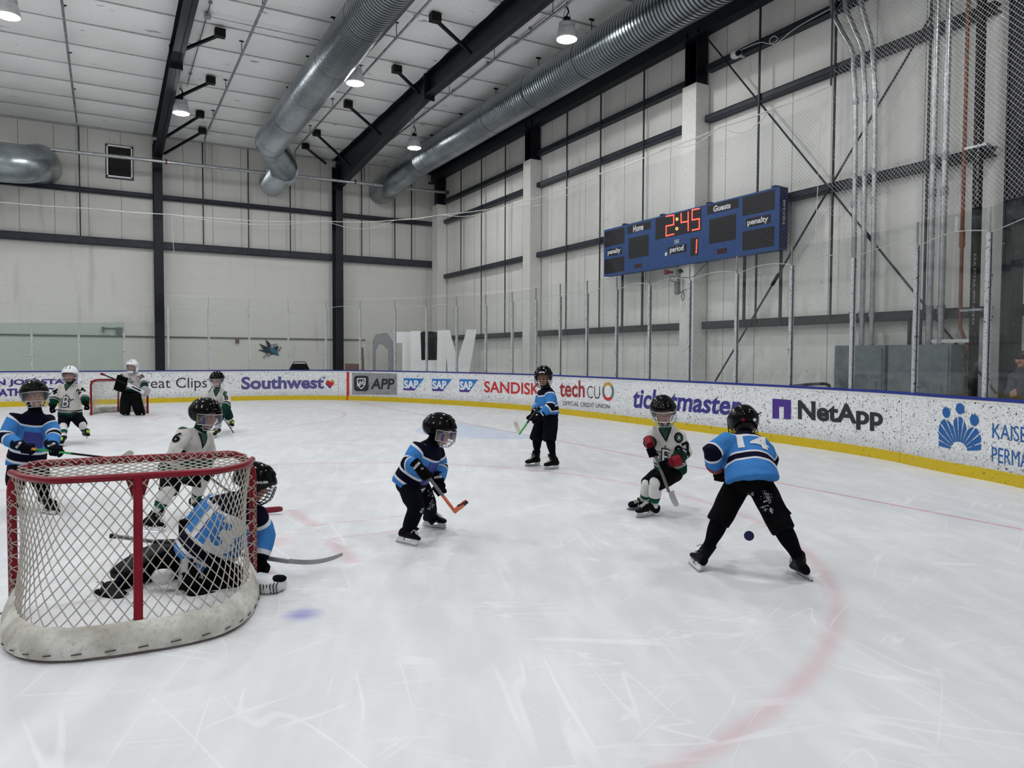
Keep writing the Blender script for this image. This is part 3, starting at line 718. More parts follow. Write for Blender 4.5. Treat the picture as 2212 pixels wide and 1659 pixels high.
put_text('Great Clips', [(284, 817), (284, 846), (447, 815), (447, 844)], K['ink_black'], BD[1], bold=-.002)
put_text('®', [(447, 817), (447, 823), (454, 817), (454, 823)], K['ink_black'], BD[1], bold=.0)
put_text('Southwest', [(521, 814), (521, 841.5), (700, 812.5), (700, 840)], K['ink_slate'], BD[2], bold=.035)
put_text('®', [(697, 813), (697, 819), (703, 813), (703, 819)], K['ink_slate'], BD[2])
def heart(f0, f1, n=24):
    P = []
    for k in range(n):
        a = 2 * math.pi * k / n; x = 16 * math.sin(a) ** 3; y = 13 * math.cos(a) - 5 * math.cos(2 * a) - 2 * math.cos(3 * a) - math.cos(4 * a)
        P.append((.5 + x / 34, .55 + y / 31))
    return P
HC = [(703, 820), (703, 840), (723, 820), (723, 840)]
put_poly([[heart(0, 1)]], HC, K['ink_red'], BD[2])
put_poly([[[(.04, .62), (.06, .45), (.3, .22), (.5, .02), (.62, .16), (.3, .42)]]], HC, K['ink_navy'], BD[2], off=.009)
put_poly([[[(.5, .82), (.62, .96), (.82, .98), (.97, .8), (.97, .6), (.8, .7)]]], HC, K['ink_gold'], BD[2], off=.009)
put_poly([[[(0, 0), (1, 0), (1, 1), (0, 1)]]], [(749, 803.5), (749, 864), (754.5, 803.5), (754.5, 864)], K['ink_red'], BD[3], 'goal_line_stripe', off=.014)
put_poly([[[(0, 0), (1, 0), (1, 1), (0, 1)]]], [(760.5, 805), (760.5, 852), (857.5, 807), (857.5, 853.5)], K['app_grey'], BD[3], 'grey_field', off=.003)
def rrect(r=.2, n=6):
    P = []
    for cx, cy, a0 in ((1 - r, 1 - r, 0), (r, 1 - r, 90), (r, r, 180), (1 - r, r, 270)):
        for k in range(n + 1): a = math.radians(a0 + 90 * k / n); P.append((cx + r * math.cos(a), cy + r * math.sin(a)))
    return P
AQ = [(764.8, 811.5), (764.8, 845), (796.5, 811.5), (796.5, 845)]
put_poly([[rrect()]], AQ, K['ink_black'], BD[3], 'app_tile')
sh = [(.2, .8), (.32, .86), (.42, .8), (.5, .88), (.58, .8), (.68, .86), (.8, .8), (.78, .45), (.66, .26), (.5, .12), (.34, .26), (.22, .45)]
put_poly([[sh, [(.5 + (x - .5) * .8, .5 + (y - .5) * .82) for x, y in sh]]], AQ, K['ink_white'], BD[3], 'shield_outline', off=.009)
put_text('NHL', [(772, 825), (772, 835), (789, 820), (789, 830)], K['ink_white'], BD[3], bold=.02, off=.011)
put_text('APP', [(800.8, 817.5), (800.8, 840.5), (852.7, 817.5), (852.7, 841)], K['ink_black'], BD[3], bold=.03, shear=.15)
for a, b, y0, y1 in ((872, 916.5, 817, 843), (933.7, 976.7, 818, 844.5), (992.7, 1032.4, 819, 846.5)):
    q = [(a, y0), (a, y1), (b, y0 + .7), (b, y1 + 1)]
    put_poly([[[(0, 0), (.52, 0), (1, 1), (0, 1)]]], q, K['ink_sap'], BD[4], 'flag_logo')
    put_poly([[[(0, 0), (.52, 0), (.62, .2), (0, .2)]]], q, K['ink_violet'], BD[4], 'flag_shade', off=.007)
    put_text('SAP', [(a + 1, y0 + 4.5), (a + 1, y1 - 4), (a + (b - a) * .72, y0 + 4.5), (a + (b - a) * .72, y1 - 4)], K['ink_white'], BD[4], bold=.04, off=.010)
put_text('SANDISK', [(1046, 823), (1046, 847.5), (1166, 828), (1166, 854)], K['ink_red'], BD[5], bold=.02)
put_text('tech', [(1208.9, 821), (1208.9, 857), (1263.3, 822), (1263.3, 859)], K['ink_dkred'], BD[6], bold=.02)
put_text('CU', [(1268.5, 833.5), (1268.5, 859.5), (1296, 834.5), (1296, 861.5)], K['ink_black'], BD[6], bold=-.015)
def ringp(a0, a1, r0, r1, n=14, c=(.5, .5)):
    o = [(c[0] + r0 * math.cos(math.radians(a0 + (a1 - a0) * k / n)), c[1] + r0 * math.sin(math.radians(a0 + (a1 - a0) * k / n))) for k in range(n + 1)]
    i = [(c[0] + (r1 if 0 < k < n else r0 * .97) * math.cos(math.radians(a0 + (a1 - a0) * k / n)), c[1] + (r1 if 0 < k < n else r0 * .97) * math.sin(math.radians(a0 + (a1 - a0) * k / n))) for k in range(n, -1, -1)]
    return o + i
RQ = [(1301, 824.5), (1301, 865), (1326.5, 825.5), (1326.5, 867)]
for a0, a1, mt in ((40, 150, 'ink_gold'), (150, 215, 'ink_steel'), (205, 320, 'ink_red'), (315, 405, 'ink_steel')): put_poly([[ringp(a0, a1, .5, .33)]], RQ, K[mt], BD[6], 'ring_segment')
put_text('OFFICIAL CREDIT UNION', [(1216, 866), (1216, 875), (1317, 873.5), (1317, 883)], K['ink_black'], BD[6], bold=.0)
put_text('ticketmaster', [(1368, 838), (1368, 881), (1603, 855), (1603, 899)], K['ink_navy'], BD[7], bold=.025, shear=.18)
NQ = [(1669, 861), (1669, 903.5), (1709, 864), (1709, 906)]
put_poly([[[(0, 0), (.36, 0), (.36, .62), (.62, .62), (.62, 0), (1, 0), (1, 1), (0, 1)]]], NQ, K['ink_violet'], BD[8], 'arch_logo')
put_text('NetApp', [(1724, 864), (1724, 918), (1908, 879.5), (1908, 933)], K['ink_black'], BD[8], bold=.035)
def figure(cx, top, hr, hy, bw):
    hd = [(cx + hr * math.cos(math.radians(a)), hy + hr * 1.25 * math.sin(math.radians(a))) for a in range(0, 360, 20)]
    return hd
KQ = [(2028, 868), (2028, 974.5), (2120, 875), (2120, 992)]
for cx, hy in ((.2, .80), (.53, .90), (.85, .71)):
    put_poly([[[(cx + .098 * math.cos(math.radians(a)), hy + .108 * math.sin(math.radians(a))) for a in range(0, 360, 20)]]], KQ, K['ink_blue'], BD[9], 'figure_head')
def ray_poly(x0, x1, base, f):  # wedge from a point near the bottom centre up to the outline
    return None
def outline(x):
    if x < .34: return .38 + .29 * math.sqrt(max(0, 1 - ((x - .18) / .19) ** 2))
    if x < .68: return .42 + .33 * math.sqrt(max(0, 1 - ((x - .51) / .18) ** 2))
    return .30 + .28 * math.sqrt(max(0, 1 - ((x - .83) / .18) ** 2))
apex = (.5, .08); angs = [178, 162, 147, 131, 117, 104, 92, 80, 68, 55, 41, 25, 9]
for a0, a1 in zip(angs, angs[1:]):
    m = 1.5; lo, hi = a0 - m, a1 + m; pts = []
    r0 = .2
    pts.append((apex[0] + r0 * math.cos(math.radians(lo)), apex[1] + r0 * .9 * math.sin(math.radians(lo))))
    for k in range(6):
        a = math.radians(lo + (hi - lo) * k / 5); r = .2
        while r < 1.1:
            X_, Y_ = apex[0] + r * math.cos(a), apex[1] + r * math.sin(a) * .95
            if X_ < 0 or X_ > 1 or Y_ > outline(X_): break
            r += .01
        pts.append((apex[0] + (r - .01) * math.cos(a), apex[1] + (r - .01) * math.sin(a) * .95))
    pts.append((apex[0] + r0 * math.cos(math.radians(hi)), apex[1] + r0 * .9 * math.sin(math.radians(hi))))
    put_poly([[pts]], KQ, K['ink_blue'], BD[9], 'sun_ray')
put_text('KAISER', [(2144.5, 914), (2144.5, 946), (2236, 925), (2236, 960)], K['ink_blue'], BD[9], bold=.0)
put_text('PERMANENTE', [(2143, 965), (2143, 997), (2312, 992), (2312, 1031)], K['ink_blue'], BD[9], bold=.0)

# ---------------------------------------------------------------- glass posts and panes
PT = [(-38, 715, 697), (68, 716, 697), (170, 719, 697), (268, 719, 696), (363, 663, 641), (451, 664, 641), (538, 666, 643), (622, 666, 646), (703, 667, 648), (776, 668, 648), (851, 668, 647), (919, 666, 645), (984, 663, 640), (1047, 660, 637),
      (1104, 653, 630), (1155, 648, 622), (1207, 641, 613), (1265, 634, 606), (1329, 626, 598), (1400, 616, 585), (1486, 606, 571), (1588, 591, 553), (1706, 574, 532), (1839, 556, 512), (1975, 531, 480), (2131, 502, 447)]
posts = []
lastm = 'red goal line stripe'
for i, (px, yt, yg) in enumerate(PT):
    s, zt_ = bs(px, yt); zg = bs(px, yg)[1]; posts.append((s, zt_, zg)); p, d, n = bpath(s); ax = (d, n, V((0, 0, 1)))
    t = thing('glass_post', 'metal glass post on the boards, %s from the left' % (ORD[i] if i < len(ORD) else ['second to last', 'last'][i - len(ORD)]), 'post', p + V((0, 0, 1.1)) - n * .05, 'posts holding the rink glass')
    if i >= 24: t['label'] = 'metal glass post on the boards, %s' % ('second from the right edge' if i == 24 else 'nearest the right edge')
    w_ = .06
    link('post', MB().box(p - n * .06 + V((0, 0, (1.105 + zt_) / 2)), (w_, .07, zt_ - 1.105), ax), M['post'], t)
    
    if px > 1190: link('gasket', MB().box(p - n * .055 + d * .032 + V((0, 0, (1.105 + zt_) / 2)), (.006, .014, zt_ - 1.105), ax), M['rod'], t)
    link('upper_clip', MB().box(p - n * .05 + V((0, 0, (zt_ + zg) / 2)), (.018, .03, zg - zt_), ax), M['galv2'], t)
s_end = edges[-2]; posts.append((s_end, posts[-1][1], posts[-1][2] + .05))
for i in range(len(posts) - 1):
    a, b = posts[i], posts[i + 1]; gz0, gz1 = (a[2], b[2])
    if i == 3: gz0 = gz1 = a[2]
    n = max(1, int((b[0] - a[0]) / .3)); R = []
    for k in range(n + 1):
        s = a[0] + .012 + (b[0] - a[0] - .024) * k / n; zz = gz0 + (gz1 - gz0) * k / n
        R.append([bpt(s, 1.107, -.055), bpt(s, zz, -.055), bpt(s, zz, -.04), bpt(s, 1.107, -.04)])
    mt = 'glass_green' if i < 3 else ('glass_far' if i < 13 else 'glass')
    nm = 'greenish glass pane' if i < 3 else 'clear glass pane'
    where = ('between the %s and %s posts from the left' % (ORD[i], ORD[i + 1])) if i + 1 < len(ORD) else ['', 'between the posts second and nearest to the right edge', 'right of the last post at the right edge'][min(2, i - 23)] or 'left of the second post from the right edge'
    tg = single('rink_glass', MB().rings(R), M[mt], nm + ' on the boards ' + where, 'glass pane', 'panes of rink glass')

# ---------------------------------------------------------------- safety netting
NE = [(-60, 430), (0, 435), (200, 449), (370, 462), (700, 476), (850, 474), (945, 463), (1085, 444), (1285, 375), (1440, 315), (1548, 272), (1660, 232), (1782, 182)]
top = [bs(*p) for p in NE]; top.append((top[-1][0] + .02, 9.9)); top.append((edges[-2], 10.0))
def topz(s):
    for a, b in zip(top, top[1:]):
        if a[0] <= s <= b[0]: return a[1] + (b[1] - a[1]) * (s - a[0]) / max(1e-6, b[0] - a[0])
    return top[-1][1]
def botz(s):
    for a, b in zip(posts, posts[1:]):
        if a[0] <= s <= b[0]: return a[2] + (b[2] - a[2]) * (s - a[0]) / (b[0] - a[0]) - .08
    return posts[0][2] - .08 if s < posts[0][0] else posts[-1][2]
OFFN = -.14
def netpatch(s0, s1, cell, r, dz=0):
    mb = MB(); sl = 1.0
    for sg in (1, -1):
        c = s0 - 9 if sg > 0 else s0
        while c < (s1 if sg > 0 else s1 + 9):
            # line: s = c + sg*(z-2)*sl
            pts = []; z = 2.2
            run = []
            while z <= 10.2:
                s = c + sg * (z - 2) * sl
                ok = s0 <= s <= s1 and botz(s) <= z <= topz(s)
                if ok: run.append(bpt(s, z, OFFN - .05 * math.sin(z)))
                else:
                    if len(run) > 1: mb.tube(run, r, 3, False)
                    run = []
                z += .5 if not (run and False) else .5
            if len(run) > 1: mb.tube(run, r, 3, False)
            c += cell
    return mb
t = thing('safety_netting', 'tall safety netting hung above the rink glass from a white rope', 'netting', bpt(20, 3))
sm = bs(1300)[0]
link('mesh_net', netpatch(top[0][0], sm, .085, .0016), M['dknet'], t)
link('mesh_net', netpatch(sm, top[-3][0] + .02, .075, .0016), M['dknet'], t)
link('mesh_net', netpatch(top[-3][0] + .02, edges[-2], .075, .0021), M['netting'], t)
R = [bpt(s, z, OFFN) for s, z in top[:-2]] + [bpt(top[-2][0], 9.9, OFFN)]
m = MB(); 
rp = []
for a, b in zip(top[:-2], top[1:-2]):
    for k in range(6): rp.append(bpt(a[0] + (b[0] - a[0]) * k / 6, a[1] + (b[1] - a[1]) * k / 6 - .02 * math.sin(math.pi * k / 6), OFFN))
rp.append(bpt(*top[-3], OFFN)); link('top_rope', MB().tube(rp, .013, 6), M['rope'], t)
link('edge_rope', MB().tube([bpt(top[-3][0], top[-3][1], OFFN), bpt(top[-3][0], 9.9, OFFN)], .015, 6), M['girt'], t)
rp = []
for i_, (a, b) in enumerate(zip(top[2:-3], top[3:-2])):
    for k in range(8): rp.append(bpt(a[0] + (b[0] - a[0]) * k / 8, a[1] + (b[1] - a[1]) * k / 8 - (.04 + .12 * (i_ % 3)) * math.sin(math.pi * k / 8), OFFN + .04))
link('slack_rope', MB().tube(rp, .009, 6), M['rope'], t)
rp = []
for a, b in zip(posts[4:-1], posts[5:]):
    for k in range(6): rp.append(bpt(a[0] + (b[0] - a[0]) * k / 6, a[1] + .02 + (b[1] - a[1]) * k / 6 + .10 * math.sin(math.pi * k / 6) * (b[0] - a[0]) / 1.5, OFFN + .02))
link('bottom_rope', MB().tube(rp, .007, 6), M['rope'], t)
A_, B_ = bs(372, 463), bs(378, 560); link('loose_cord', MB().tube([bpt(*A_, OFFN), bpt(*B_, OFFN)], .008, 5), M['rope'], t)
A_, B_ = bs(1760, 245), bs(1748, 545); link('loose_cord', MB().tube([bpt(*A_, OFFN), bpt(*B_, OFFN)], .006, 5), M['rope'], t)

# ---------------------------------------------------------------- scoreboard
SX = 12.75
t = thing('scoreboard', 'blue electronic scoreboard on the end wall reading 2:45', 'scoreboard', (SX, 14.3, 3.97))
y0, y1, z0, z1 = 17.46, 11.10, 3.97, 5.32
link('cabinet', MB().box((SX + .13, (y0 + y1) / 2, (z0 + z1) / 2), (.26, y0 - y1, z1 - z0)), simple('score_blue', (34, 72, 128), .5, var=.06), t)
M['score_navy'] = simple('score_navy', (22, 36, 78), .5); M['led'] = emis('led_red', (255, 62, 48), 2.6); M['led_dim'] = simple('led_dim', (96, 26, 26), .5); M['led_amber'] = emis('led_amber', (255, 170, 90), 1.6)
M['score_black'] = simple('score_black', (20, 19, 22), .6); M['score_white'] = simple('score_white', (226, 228, 230), .5)
def SP(u, v, off=.006): return V((SX - off, y0 + (y1 - y0) * u, z0 + (z1 - z0) * v))
def srect(u0, v0, u1, v1, mat, name, off=.006):
    link(name, MB().add([SP(u0, v0, off), SP(u1, v0, off), SP(u1, v1, off), SP(u0, v1, off)] + [SP(u0, v0, 0), SP(u1, v0, 0), SP(u1, v1, 0), SP(u0, v1, 0)], [(0, 1, 2, 3), (4, 5, 1, 0), (7, 6, 2, 3), (0, 3, 7, 4), (1, 2, 6, 5)]), mat, t)
def sc_uv(x, y):
    p = atx(x, y, SX); return (p.y - y0) / (y1 - y0), (p.z - z0) / (z1 - z0)
def cz(x, y): return sc_uv(1280 + x * 440 / 2212., 380 + y * 440 / 2212.)
def spx(l, tl, bl, r, tr, br, mat, name):   # crop pixel corners
    a, b, c, d = cz(l, tl), cz(l, bl), cz(r, tr), cz(r, br); u0, u1 = (a[0] + b[0]) / 2, (c[0] + d[0]) / 2; v1, v0 = (a[1] + c[1]) / 2, (b[1] + d[1]) / 2
    srect(u0, v0, u1, v1, mat, name); return u0, v0, u1, v1
SB = M['score_black']
for q in ((133, 605, 772, 345, 566, 733), (133, 910, 1068, 343, 872, 1030), (393, 678, 902, 608, 634, 868), (1267, 470, 738, 1557, 416, 690), (1630, 234, 436, 1978, 150, 363), (1630, 606, 812, 1972, 545, 760)):
    spx(*q, SB, 'number_window')
for q, w, tb in (((160, 806, 872, 318, 768, 846), 'penalty', (168, 803, 868, 307, 778, 845)), ((380, 548, 626, 632, 490, 576), 'Home', (445, 537, 608, 556, 520, 592)), ((1247, 322, 416, 1585, 247, 350), 'Guests', (1315, 318, 392, 1503, 292, 352)), ((1668, 470, 560, 1935, 412, 508), 'penalty', (1685, 478, 556, 1912, 428, 510)), ((818, 776, 858, 1020, 742, 822), 'period', (842, 778, 850, 992, 746, 826))):
    spx(*q, SB, 'caption_plate')
    a, b, c, d = cz(tb[0], tb[1]), cz(tb[0], tb[2]), cz(tb[3], tb[4]), cz(tb[3], tb[5])
    vs, fs = text2d(w, ((a[0] + b[0]) / 2, (b[1] + d[1]) / 2, (c[0] + d[0]) / 2, (a[1] + c[1]) / 2), .03, 0, 9)
    link('caption', MB().add([SP(x, y, .011) for x, y in vs], fs), M['score_white'], t)
clk = spx(685, 462, 695, 1180, 345, 592, SB, 'clock_window')
spx(1065, 682, 872, 1148, 666, 858, SB, 'period_window')
for q in ((455, 963, 1006, 532, 950, 993), (1352, 800, 850, 1458, 778, 832)):
    u0, v0, u1, v1 = spx(*q, SB, 'small_window')
    vs, fs = text2d('88:88', (u0 + .002, v0 + .008, u1 - .002, v1 - .008), .0, 0, 9); link('dim_digits', MB().add([SP(x, y, .010) for x, y in vs], fs), M['led_dim'], t)
SEG = dict(a=((0, 1), (1, 1)), b=((1, 1), (1, .5)), c=((1, .5), (1, 0)), d=((0, 0), (1, 0)), e=((0, .5), (0, 0)), f=((0, 1), (0, .5)), g=((0, .5), (1, .5)))
def digit(segs, l, tl, bl, r, tr, br, mat='led'):
    a, b, c, d = cz(l, tl), cz(l, bl), cz(r, tr), cz(r, br); mb = MB()
    for s_ in segs:
        p, q = SEG[s_]; n = 9 if p[0] != q[0] else 8
        for k in range(n + 1):
            u_, v_ = p[0] + (q[0] - p[0]) * k / n, p[1] + (q[1] - p[1]) * k / n
            U = (a[0] * v_ + b[0] * (1 - v_)) * (1 - u_) + (c[0] * v_ + d[0] * (1 - v_)) * u_; W = (a[1] * v_ + b[1] * (1 - v_)) * (1 - u_) + (c[1] * v_ + d[1] * (1 - v_)) * u_
            o = SP(U, W, .012); mb.ell(o, (V((.006, 0, 0)), V((0, .017, 0)), V((0, 0, .017))), 6, 4)
    link('lit_digit', mb, M[mat], t)
digit('abged', 803, 440, 652, 885, 425, 632); digit('fgbc', 965, 412, 600, 1042, 395, 592); digit('afgcd', 1085, 370, 590, 1163, 355, 575)
mb = MB()
for (x, y) in ((921, 470), (919, 573)):
    for k in range(8): u, v = cz(x + 11 * math.cos(k * .785), y + 13 * math.sin(k * .785)); mb.ell(SP(u, v, .012), (V((.006, 0, 0)), V((0, .012, 0)), V((0, 0, .012))), 6, 4)
link('lit_colon', mb, M['led_amber'], t)
mb = MB()
for k in range(11): u, v = cz(1136 - k * .7, 695 + k * 14); mb.ell(SP(u, v, .012), (V((.006, 0, 0)), V((0, .017, 0)), V((0, 0, .017))), 6, 4)
link('lit_digit', mb, M['led'], t)
u, v = cz(917, 713); vs, fs = flat2d([[[(u - .013, v - .035), (u + .013, v - .035), (u + .013, v + .035), (u - .013, v + .035)], [(u - .011, v - .026), (u + .011, v - .026), (u + .011, v + .026), (u - .011, v + .026)]], [[(u - .008, v - .012), (u + .006, v - .012), (u + .008, v + .012), (u - .006, v + .012)]]], 9)
link('maker_badge', MB().add([SP(x, y, .01) for x, y in vs], fs), M['score_white'], t)
u, v = cz(800, 850); link('round_badge', MB().ell(SP(u, v, .004), (V((.012, 0, 0)), V((0, .05, 0)), V((0, 0, .055))), 14, 6), M['score_white'], t)
vs, fs = text2d('866-614-5010', (0, 0, .52, .07), 0, 0, 9)
link('side_digits', MB().add([V((SX + .17 - y, y1 - .006, z1 - .28 - x)) for x, y in vs], fs), M['score_white'], t)
link('side_panel', MB().box((SX + .13, y1 - .002, (z0 + z1) / 2), (.25, .004, z1 - z0 - .02)), M['score_navy'], t)
for yy in (16.9, 16.0, 12.3, 11.25): link('support_strut', MB().box((13.0, yy, 3.3), (.05, .05, 1.9)), M['girt'], t)
for yy in (16.6, 15.0, 13.3, 11.3): link('mounting_lug', MB().box((SX + .13, yy, z1 + .03), (.2, .1, .06)), M['score_navy'], t)
# box, horn and cables under the scoreboard
A = atx(1463, 622, 12.7)
t = thing('control_box', 'slim grey box with looped cables under the scoreboard', 'box', A - V((0, 0, .2)))
link('housing', MB().box(A, (.1, .12, .3)), M['cabinet'], t); link('bracket', MB().box(A + V((.05, 0, .3)), (.05, .08, .35)), M['galv'], t)
for pts in ([(1463, 575), (1462, 590), (1459, 598), (1450, 597), (1449, 606), (1462, 609)], [(1456, 629), (1460, 636), (1468, 634), (1477, 627), (1484, 625)], [(1476, 629), (1472, 640), (1475, 650), (1478, 640), (1476, 630)], [(1530, 566), (1515, 580), (1500, 596), (1485, 600), (1465, 600)]):
    link('cable', MB().tube(catmull([tuple(atx(x, y, 12.68)) for x, y in pts], 5), .008, 5), M['black'], t)
A = atx(1448, 588, 12.7); single('horn', MB().tube([A, A + V((-.14, .03, 0))], [.03, .075], 14).box(A + V((.03, 0, 0)), (.08, .06, .06)), M['fab_red'], 'small red horn left of the grey box under the scoreboard', 'horn', smooth=True)
A = atx(1474, 586, 12.7); single('spotlight', MB().tube([A, A + V((-.1, -.03, 0))], [.03, .06], 14), M['black'], 'small black round sounder right of the grey box under the scoreboard', 'sounder', smooth=True)
A = atx(1590, 117, 13.0)
t = thing('security_camera', 'small white camera with coiled cable on the upper end wall', 'camera', A)
link('body', MB().ell(A, (V((.1, 0, 0)), V((0, .16, 0)), V((0, 0, .11))), 16, 10), M['lampbody'], t, True); link('mount', MB().box(A + V((.14, 0, 0)), (.24, .06, .06)), M['lampbody'], t); link('lens', MB().tube([A + V((-.05, -.1, -.03)), A + V((-.1, -.19, -.05))], .06, 12), M['black'], t)
m = MB().tube(catmull([tuple(atx(x, y, 12.95)) for x, y in [(1600, 108), (1640, 92), (1665, 95), (1680, 85), (1672, 78), (1662, 88), (1672, 96), (1690, 84), (1720, 60), (1795, 18)]], 6), .009, 5); link('cable', m, M['rope'], t)

# ---------------------------------------------------------------- services on the end wall
for i, (Y, bnd) in enumerate(((9.42, .4), (9.21, .32), (9.0, .2))):
    t = thing('conduit', 'galvanised conduit rising from the grey cabinets, %s of the bent three' % ['left', 'middle', 'right'][i], 'conduit', (12.95, Y, 1.87), 'conduits rising from the cabinets')
    link('tube', MB().tube(catmull([(12.95, Y, 1.87), (12.95, Y, 4), (12.95, Y + .04, 6.5), (12.95, Y + .1, 7.35), (12.95, Y + .14, 7.7), (12.9, Y + .14 + bnd * .6, 8.2), (12.85, Y + .14 + bnd, 8.7), (12.8, Y + .14 + bnd, 10)], 6), .048, 12), M['galv2'], t, True)
    for z in (2.42, 4.6, 5.15, 6.6): link('coupling', MB().tube([(12.95, Y + .005 * z, z), (12.95, Y + .005 * z, z + .12)], .057, 12), M['galv'], t, True)
for i, Y in enumerate((7.87, 7.66)):
    t = thing('conduit', 'straight galvanised conduit rising from the grey cabinets, %s of the pair' % ['left', 'right'][i], 'conduit', (12.95, Y, 1.87), 'conduits rising from the cabinets')
    link('tube', MB().tube([(12.95, Y, 1.87), (12.95, Y, 9.9)], .055, 12), M['galv2'], t, True)
    for z in (2.42, 4.5, 5.1): link('coupling', MB().tube([(12.95, Y, z), (12.95, Y, z + .15)], .066, 12), M['galv'], t, True)
t = thing('copper_pipe', 'thin copper pipe on the end wall left of the black pipe', 'pipe', (12.95, 7.33, 2.1))
link('tube', MB().tube([(12.95, 7.05, 1.5), (12.95, 7.32, 2.15), (12.95, 7.33, 3), (12.95, 7.34, 9.9)], .03, 12), M['copper'], t, True); link('valve', MB().tube([(12.95, 7.33, 3.55), (12.95, 7.33, 3.85)], .045, 12), M['copper'], t, True); link('tag', MB().box((12.9, 7.4, 3.95), (.01, .05, .25)), M['plastic_white'], t)
t = thing('black_pipe', 'thick black pipe with pale print running up the end wall', 'pipe', (12.95, 7.1, 0))
link('tube', MB().tube([(12.95, 7.08, 0), (12.95, 7.12, 9.9)], .075, 16), M['black'], t, True)
for zz in (2.2, 4.3): 
    vs, fs = text2d('STEEL PIPE ASTM A53', (0, 0, 1.2, .035), 0, 0, 9); link('print', MB().add([V((12.868, 7.08 - y, zz + x)) for x, y in vs], fs), M['decal_grey'], t)
for zz in (2.45, 5.2): link('clamp', MB().box((12.95, 7.1, zz), (.2, .36, .04)), M['galv2'], t)
for i, (ya, yb, lab) in enumerate(((9.62, 8.55, 'left grey electrical cabinet behind the glass, under the bent conduits'), (8.48, 7.32, 'right grey electrical cabinet behind the glass, under the straight conduits'))):
    t = thing('electrical_cabinet', lab, 'cabinet', (12.9, (ya + yb) / 2, 0), 'grey cabinets at the end wall')
    link('case', MB().box((12.95, (ya + yb) / 2, .94), (.5, ya - yb, 1.86)), M['cabinet'], t)
    link('door', MB().box((12.685, (ya + yb) / 2, .94), (.03, ya - yb - .08, 1.76)), M['cabinet'], t)
    link('handle', MB().box((12.66, yb + .16, 1.1), (.03, .03, .16)), M['galv'], t)
for yy in (8.3, 8.1): single('strut_channel', MB().box((13.05, yy, 2.1), (.05, .05, .5)), M['girt'], 'short dark strut above the %s part of the right cabinet' % ('left' if yy > 8.2 else 'middle'), 'strut')
single('strut_channel', MB().box((12.95, 7.45, 1.93), (.08, .7, .06)), M['plastic_white'], 'pale horizontal strut on top of the right grey cabinet', 'strut')
# ---------------------------------------------------------------- things behind the boards
single('hand_rail', MB().tube(catmull([tuple(atx(x, y, 12.2)) for x, y in [(1700, 836), (1730, 832), (1775, 829), (1788, 831), (1792, 840), (1793, 900), (1793, 955)]], 5), .03, 8), M['girt'], 'dark curved rail end behind the boards left of the cabinets', 'rail', smooth=True)
# big white cut-out letters
def letter(poly, dep, mat, name, lab, parent=None, th=.05):
    P = [pp(x, y, dep) for x, y in poly]; o = P[0]; n = (V((-.35, -.94, 0))).normalized(); ux = V((.94, -.35, 0)); uz = V((0, 0, 1))
    def onp(x, y): d = ray(x, y); t_ = (o - CP).dot(n) / d.dot(n); return CP + d * t_
    W = [onp(x, y) for x, y in poly]; g = [((w - o).dot(ux), (w - o).dot(uz)) for w in W]
    return single(name, MB().prism(g, o, ux, uz, th), mat, lab, 'sign letter' if 'letter' in name else 'panel')
Lw = M['signwhite']; g = 'big cut-out letters behind the glass'
L0 = [letter([(805, 735), (812, 722), (836, 719), (849, 737), (852, 858), (838, 858), (838, 757), (826, 744), (819, 744), (812, 757), (812, 858), (805, 858)], 30.4, M['decal_grey'], 'sign_letter', 'pale grey cut-out letter at the left end of the leaning letters'),
      letter([(853, 717), (889, 717), (887, 741), (885, 858), (869, 858), (869, 741), (853, 741)], 30.0, Lw, 'sign_letter', 'white T-shaped cut-out letter leaning behind the glass'),
      letter([(888, 715), (908, 715), (910, 778), (944, 778), (944, 858), (884, 858)], 29.4, Lw, 'sign_letter', 'white L-shaped cut-out letter in front of the black board'),
      letter([(945, 714), (971, 713), (988, 778), (1008, 712), (1029, 712), (1003, 858), (972, 858), (964, 770), (960, 858), (942, 858)], 28.8, Lw, 'sign_letter', 'large white N-shaped cut-out letter leaning at the corner')]
for o in L0: o['group'] = g
letter([(908, 719), (914, 716), (930, 716), (944, 718), (950, 858), (908, 858)], 29.9, M['black'], 'leaning_board', 'black board leaning between the white letters')
letter([(745, 785), (777, 786), (777, 858), (745, 858)], 29.6, M['brown'], 'leaning_board', 'low brown board beside the right dark column')
letter([(780, 750), (785, 751), (790, 858), (780, 858)], 29.5, M['brown'], 'leaning_board', 'narrow tall brown board left of the white letters')
bx_ = aty(647, 803, 29.4).x
m = MB().loft([(V((bx_, 29.4, z_)), V((w, 0, 0)), V((0, .3, 0))) for z_, w in ((0, .36), (.9, .40), (1.1, .37), (1.2, .31), (1.29, .27), (1.3, .2))], 20, 3)
t = thing('equipment_bag', 'black bag standing behind the boards above the airline lettering', 'bag', V((aty(647, 803, 29.4).x, 29.4, 0))); link('bag_body', m, M['fab_black'], t, True); link('handle', MB().tube(catmull([tuple(aty(x, y, 29.1)) for x, y in [(633, 786), (636, 782), (658, 782), (662, 787)]], 5), .015, 6), M['black'], t)
m = MB()
for a in ((220, 706, 226, 716), (250, 707, 264, 720)):
    p, q = aty(a[0], a[1], YW - .1), aty(a[2], a[3], YW - .1); m.box((p + q) / 2, (abs(q.x - p.x), .16, abs(p.z - q.z)))
p, q = aty(226, 709, YW - .05), aty(250, 709, YW - .05); m.box((p + q) / 2, (abs(q.x - p.x), .04, .04))
single('switch_box', m, M['cabinet'], 'pair of grey switch boxes on the far wall at left', 'switch box')
p = aty(512.5, 737, YW - .06); single('call_point', MB().box(p, (.13, .1, .14)), M['brown'], 'small reddish box on the far wall left of the emblem', 'box')
